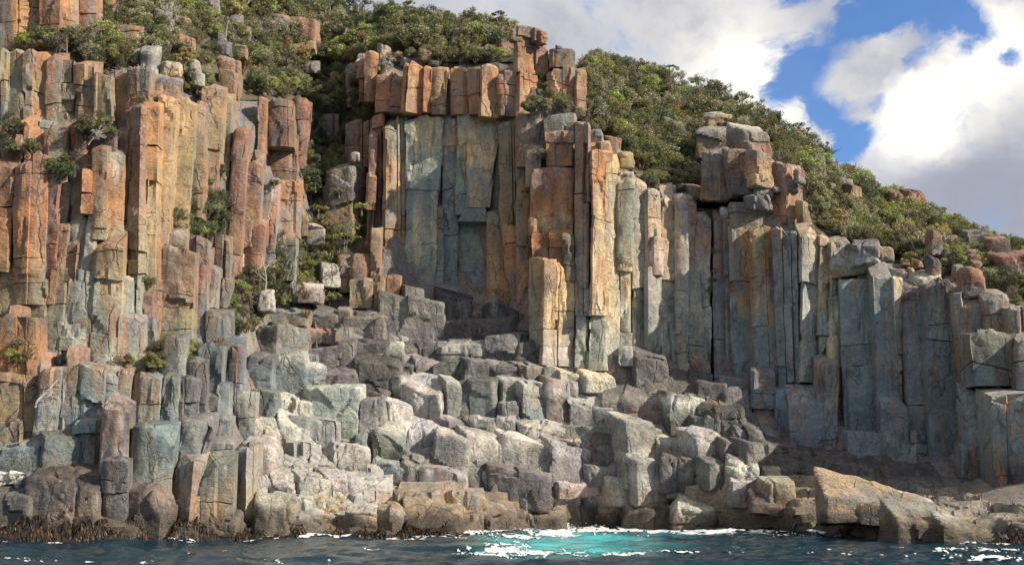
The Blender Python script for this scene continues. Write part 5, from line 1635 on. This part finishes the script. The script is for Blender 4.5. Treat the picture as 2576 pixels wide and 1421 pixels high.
dead_tree(855, 690, -2.4, 1.4, .3, 10, 'grey dead branches in the shade at the right of the lower gully', 3, .05, .9, .1, (3, 4), 'dead bush', name='dead_bush')


def crown_tree(px, py_, d, H, Wd, kind, seed, label, tiers=1, trunkH=.6, name='tree', cat='tree', lean=.0):
    rg = np.random.RandomState(seed)
    base = P(px, py_, float(D(px, py_)) + d)
    e = empty(name, base, label, cat)
    tr, cr = Parts(), Parts()
    top = np.array([lean * H, 0, H])
    for k in range(2):
        o = np.array([rg.uniform(-.12, .12), rg.uniform(-.1, .1), 0])
        v, q = tube([o - [0, 0, .2], o + top * .4 + rg.normal(0, .05, 3), o * 2 + top * .85], [.07, .05, .025], 5)
        tr.add(v, q, BARK * 1.3)
    cen = []
    for t in range(tiers):
        zc = H * (trunkH + (1 - trunkH) * (t + .5) / tiers)
        wr = Wd / 2 * (1 - .5 * t / max(1, tiers))
        for k in range(int(16 * (1 + wr))):
            a, r = rg.uniform(0, 6.28), math.sqrt(rg.rand()) * wr
            cen.append([lean * zc + r * math.cos(a), r * math.sin(a) * .8, zc + H * (1 - trunkH) / tiers * .42 * (1 - (r / wr) ** 2) + rg.normal(0, .05)])
    leaves(cr, cen, rg.uniform(.14, .26, (len(cen), 1)) * np.array([[1, 1, .55]]), 26, .075, GREEN[kind], rg, 1.0)
    link('trunk', tr.mesh('trunk', M_BARK), e)
    link('crown', cr.mesh('crown', M_LEAF), e)


crown_tree(256, 122, -2.2, 2.6, 2.6, 'bright', 21, 'flat-topped yellow-green tree on two thin stems by the highest pillars', 1, .55)
crown_tree(170, 128, -2.2, 2.0, 1.5, 'olive', 22, 'little umbrella-crowned tree with a bare curved stem on the upper left ledge', 1, .6, lean=-.1)
crown_tree(466, 172, -2.0, 2.0, 1.5, 'rusty', 23, 'yellow conical bush between the pale perched boulders', 3, .2, 'shrub', 'shrub')
crown_tree(868, 630, -3.5, 2.8, 3.4, 'bright', 24, 'bright green round-headed tree in the lower gully', 2, .25)
crown_tree(792, 480, -3, 2.0, 1.3, 'dark', 25, 'small dark conifer-like tree in the middle of the gully', 4, .15)
crown_tree(802, 545, -3, 1.1, 1.9, 'bright', 26, 'flat bonsai-shaped tree above the pale grey gully boulder', 1, .6)
crown_tree(908, 538, -3, 1.0, 1.8, 'bright', 27, 'flat bonsai-shaped tree against the foot of the central wall', 1, .6)
crown_tree(852, 496, -4, .8, 1.5, 'olive', 28, 'low spreading tree on the flank of the grey gully mound', 1, .5)
crown_tree(2112, 575, -5.5, 1.9, 2.2, 'rusty', 29, 'rust and yellow bush above the right wall, beside a grey domed boulder', 3, .1, 'shrub', 'shrub')
crown_tree(2290, 668, -3, 1.3, 1.6, 'bright', 30, 'vivid yellow-green bush behind the big cracked grey block', 2, .1, 'shrub', 'shrub')
crown_tree(2176, 640, -4, 1.0, 1.4, 'bright', 31, 'vivid green low bush just above the cream sunlit block', 1, .1, 'shrub', 'shrub')
crown_tree(1256, 76, -4, 2.3, 2.4, 'dark', 32, 'dark round-headed tree on the skyline left of the twin pillars', 2, .3)
crown_tree(1030, 46, -3, 2.2, 2.2, 'olive', 33, 'olive tree rising above the skyline of the hilltop', 2, .3)
crown_tree(1688, 208, -3, 2.4, 2.2, 'dark', 34, 'dark flat-crowned tree on the skyline above the wooded slope', 1, .45)
crown_tree(2010, 348, -3, 1.9, 1.7, 'dark', 35, 'dark small tree on the skyline above the grey outcrop', 1, .5)
crown_tree(690, 470, -1.2, .6, 1.2, 'dark', 36, 'small dark shrub rooted on the face of the gully pinnacle', 1, .2, 'shrub', 'shrub')


def tussock(px, py_, d, s, seed, label):
    rg = np.random.RandomState(seed)
    base = P(px, py_, float(D(px, py_)) + d)
    pt = Parts()
    for k in range(90):
        a = rg.uniform(0, 6.28)
        o = np.array([math.cos(a), math.sin(a), 0]) * rg.uniform(0, .25) * s
        tip = o + np.array([math.cos(a) * rg.uniform(.2, .7), math.sin(a) * .5, rg.uniform(.5, 1.0)]) * s
        sd = np.array([-math.sin(a), math.cos(a), 0]) * .025
        md = (o + tip) / 2 + np.array([0, 0, .15 * s])
        tip[2] -= .25 * s
        pt.add(np.array([o - sd, o + sd, md + sd, md - sd]), [[0, 1, 2, 3]], lin(168, 148, 98) * rg.uniform(.7, 1.1))
        pt.add(np.array([md - sd, md + sd, tip + sd * .3, tip - sd * .3]), [[0, 1, 2, 3]], lin(178, 158, 108) * rg.uniform(.7, 1.1))
    link('grass_tussock', pt.mesh('grass_tussock', M_LEAF), None, base, label, 'grass tussock')


tussock(768, 752, -2.0, 1.3, 1, 'straw-coloured grass tussock at the lower right edge of the gully thicket')
tussock(770, 800, -1.8, 1.2, 2, 'pale grass tussock drooping over the top block of the terrace')
tussock(2360, 716, -1.6, 1.0, 3, 'golden grass tussock on the brow right of the sunlit domed boulder')
tussock(2430, 738, -1.6, 1.2, 4, 'golden-brown grass tussock on the brow beyond the small brown boulder')
tussock(548, 870, -1.6, 1.0, 5, 'straw tussock above the black-topped bluish columns')
tussock(496, 940, -1.4, .7, 6, 'small straw tussock in the notch between the low dark columns')
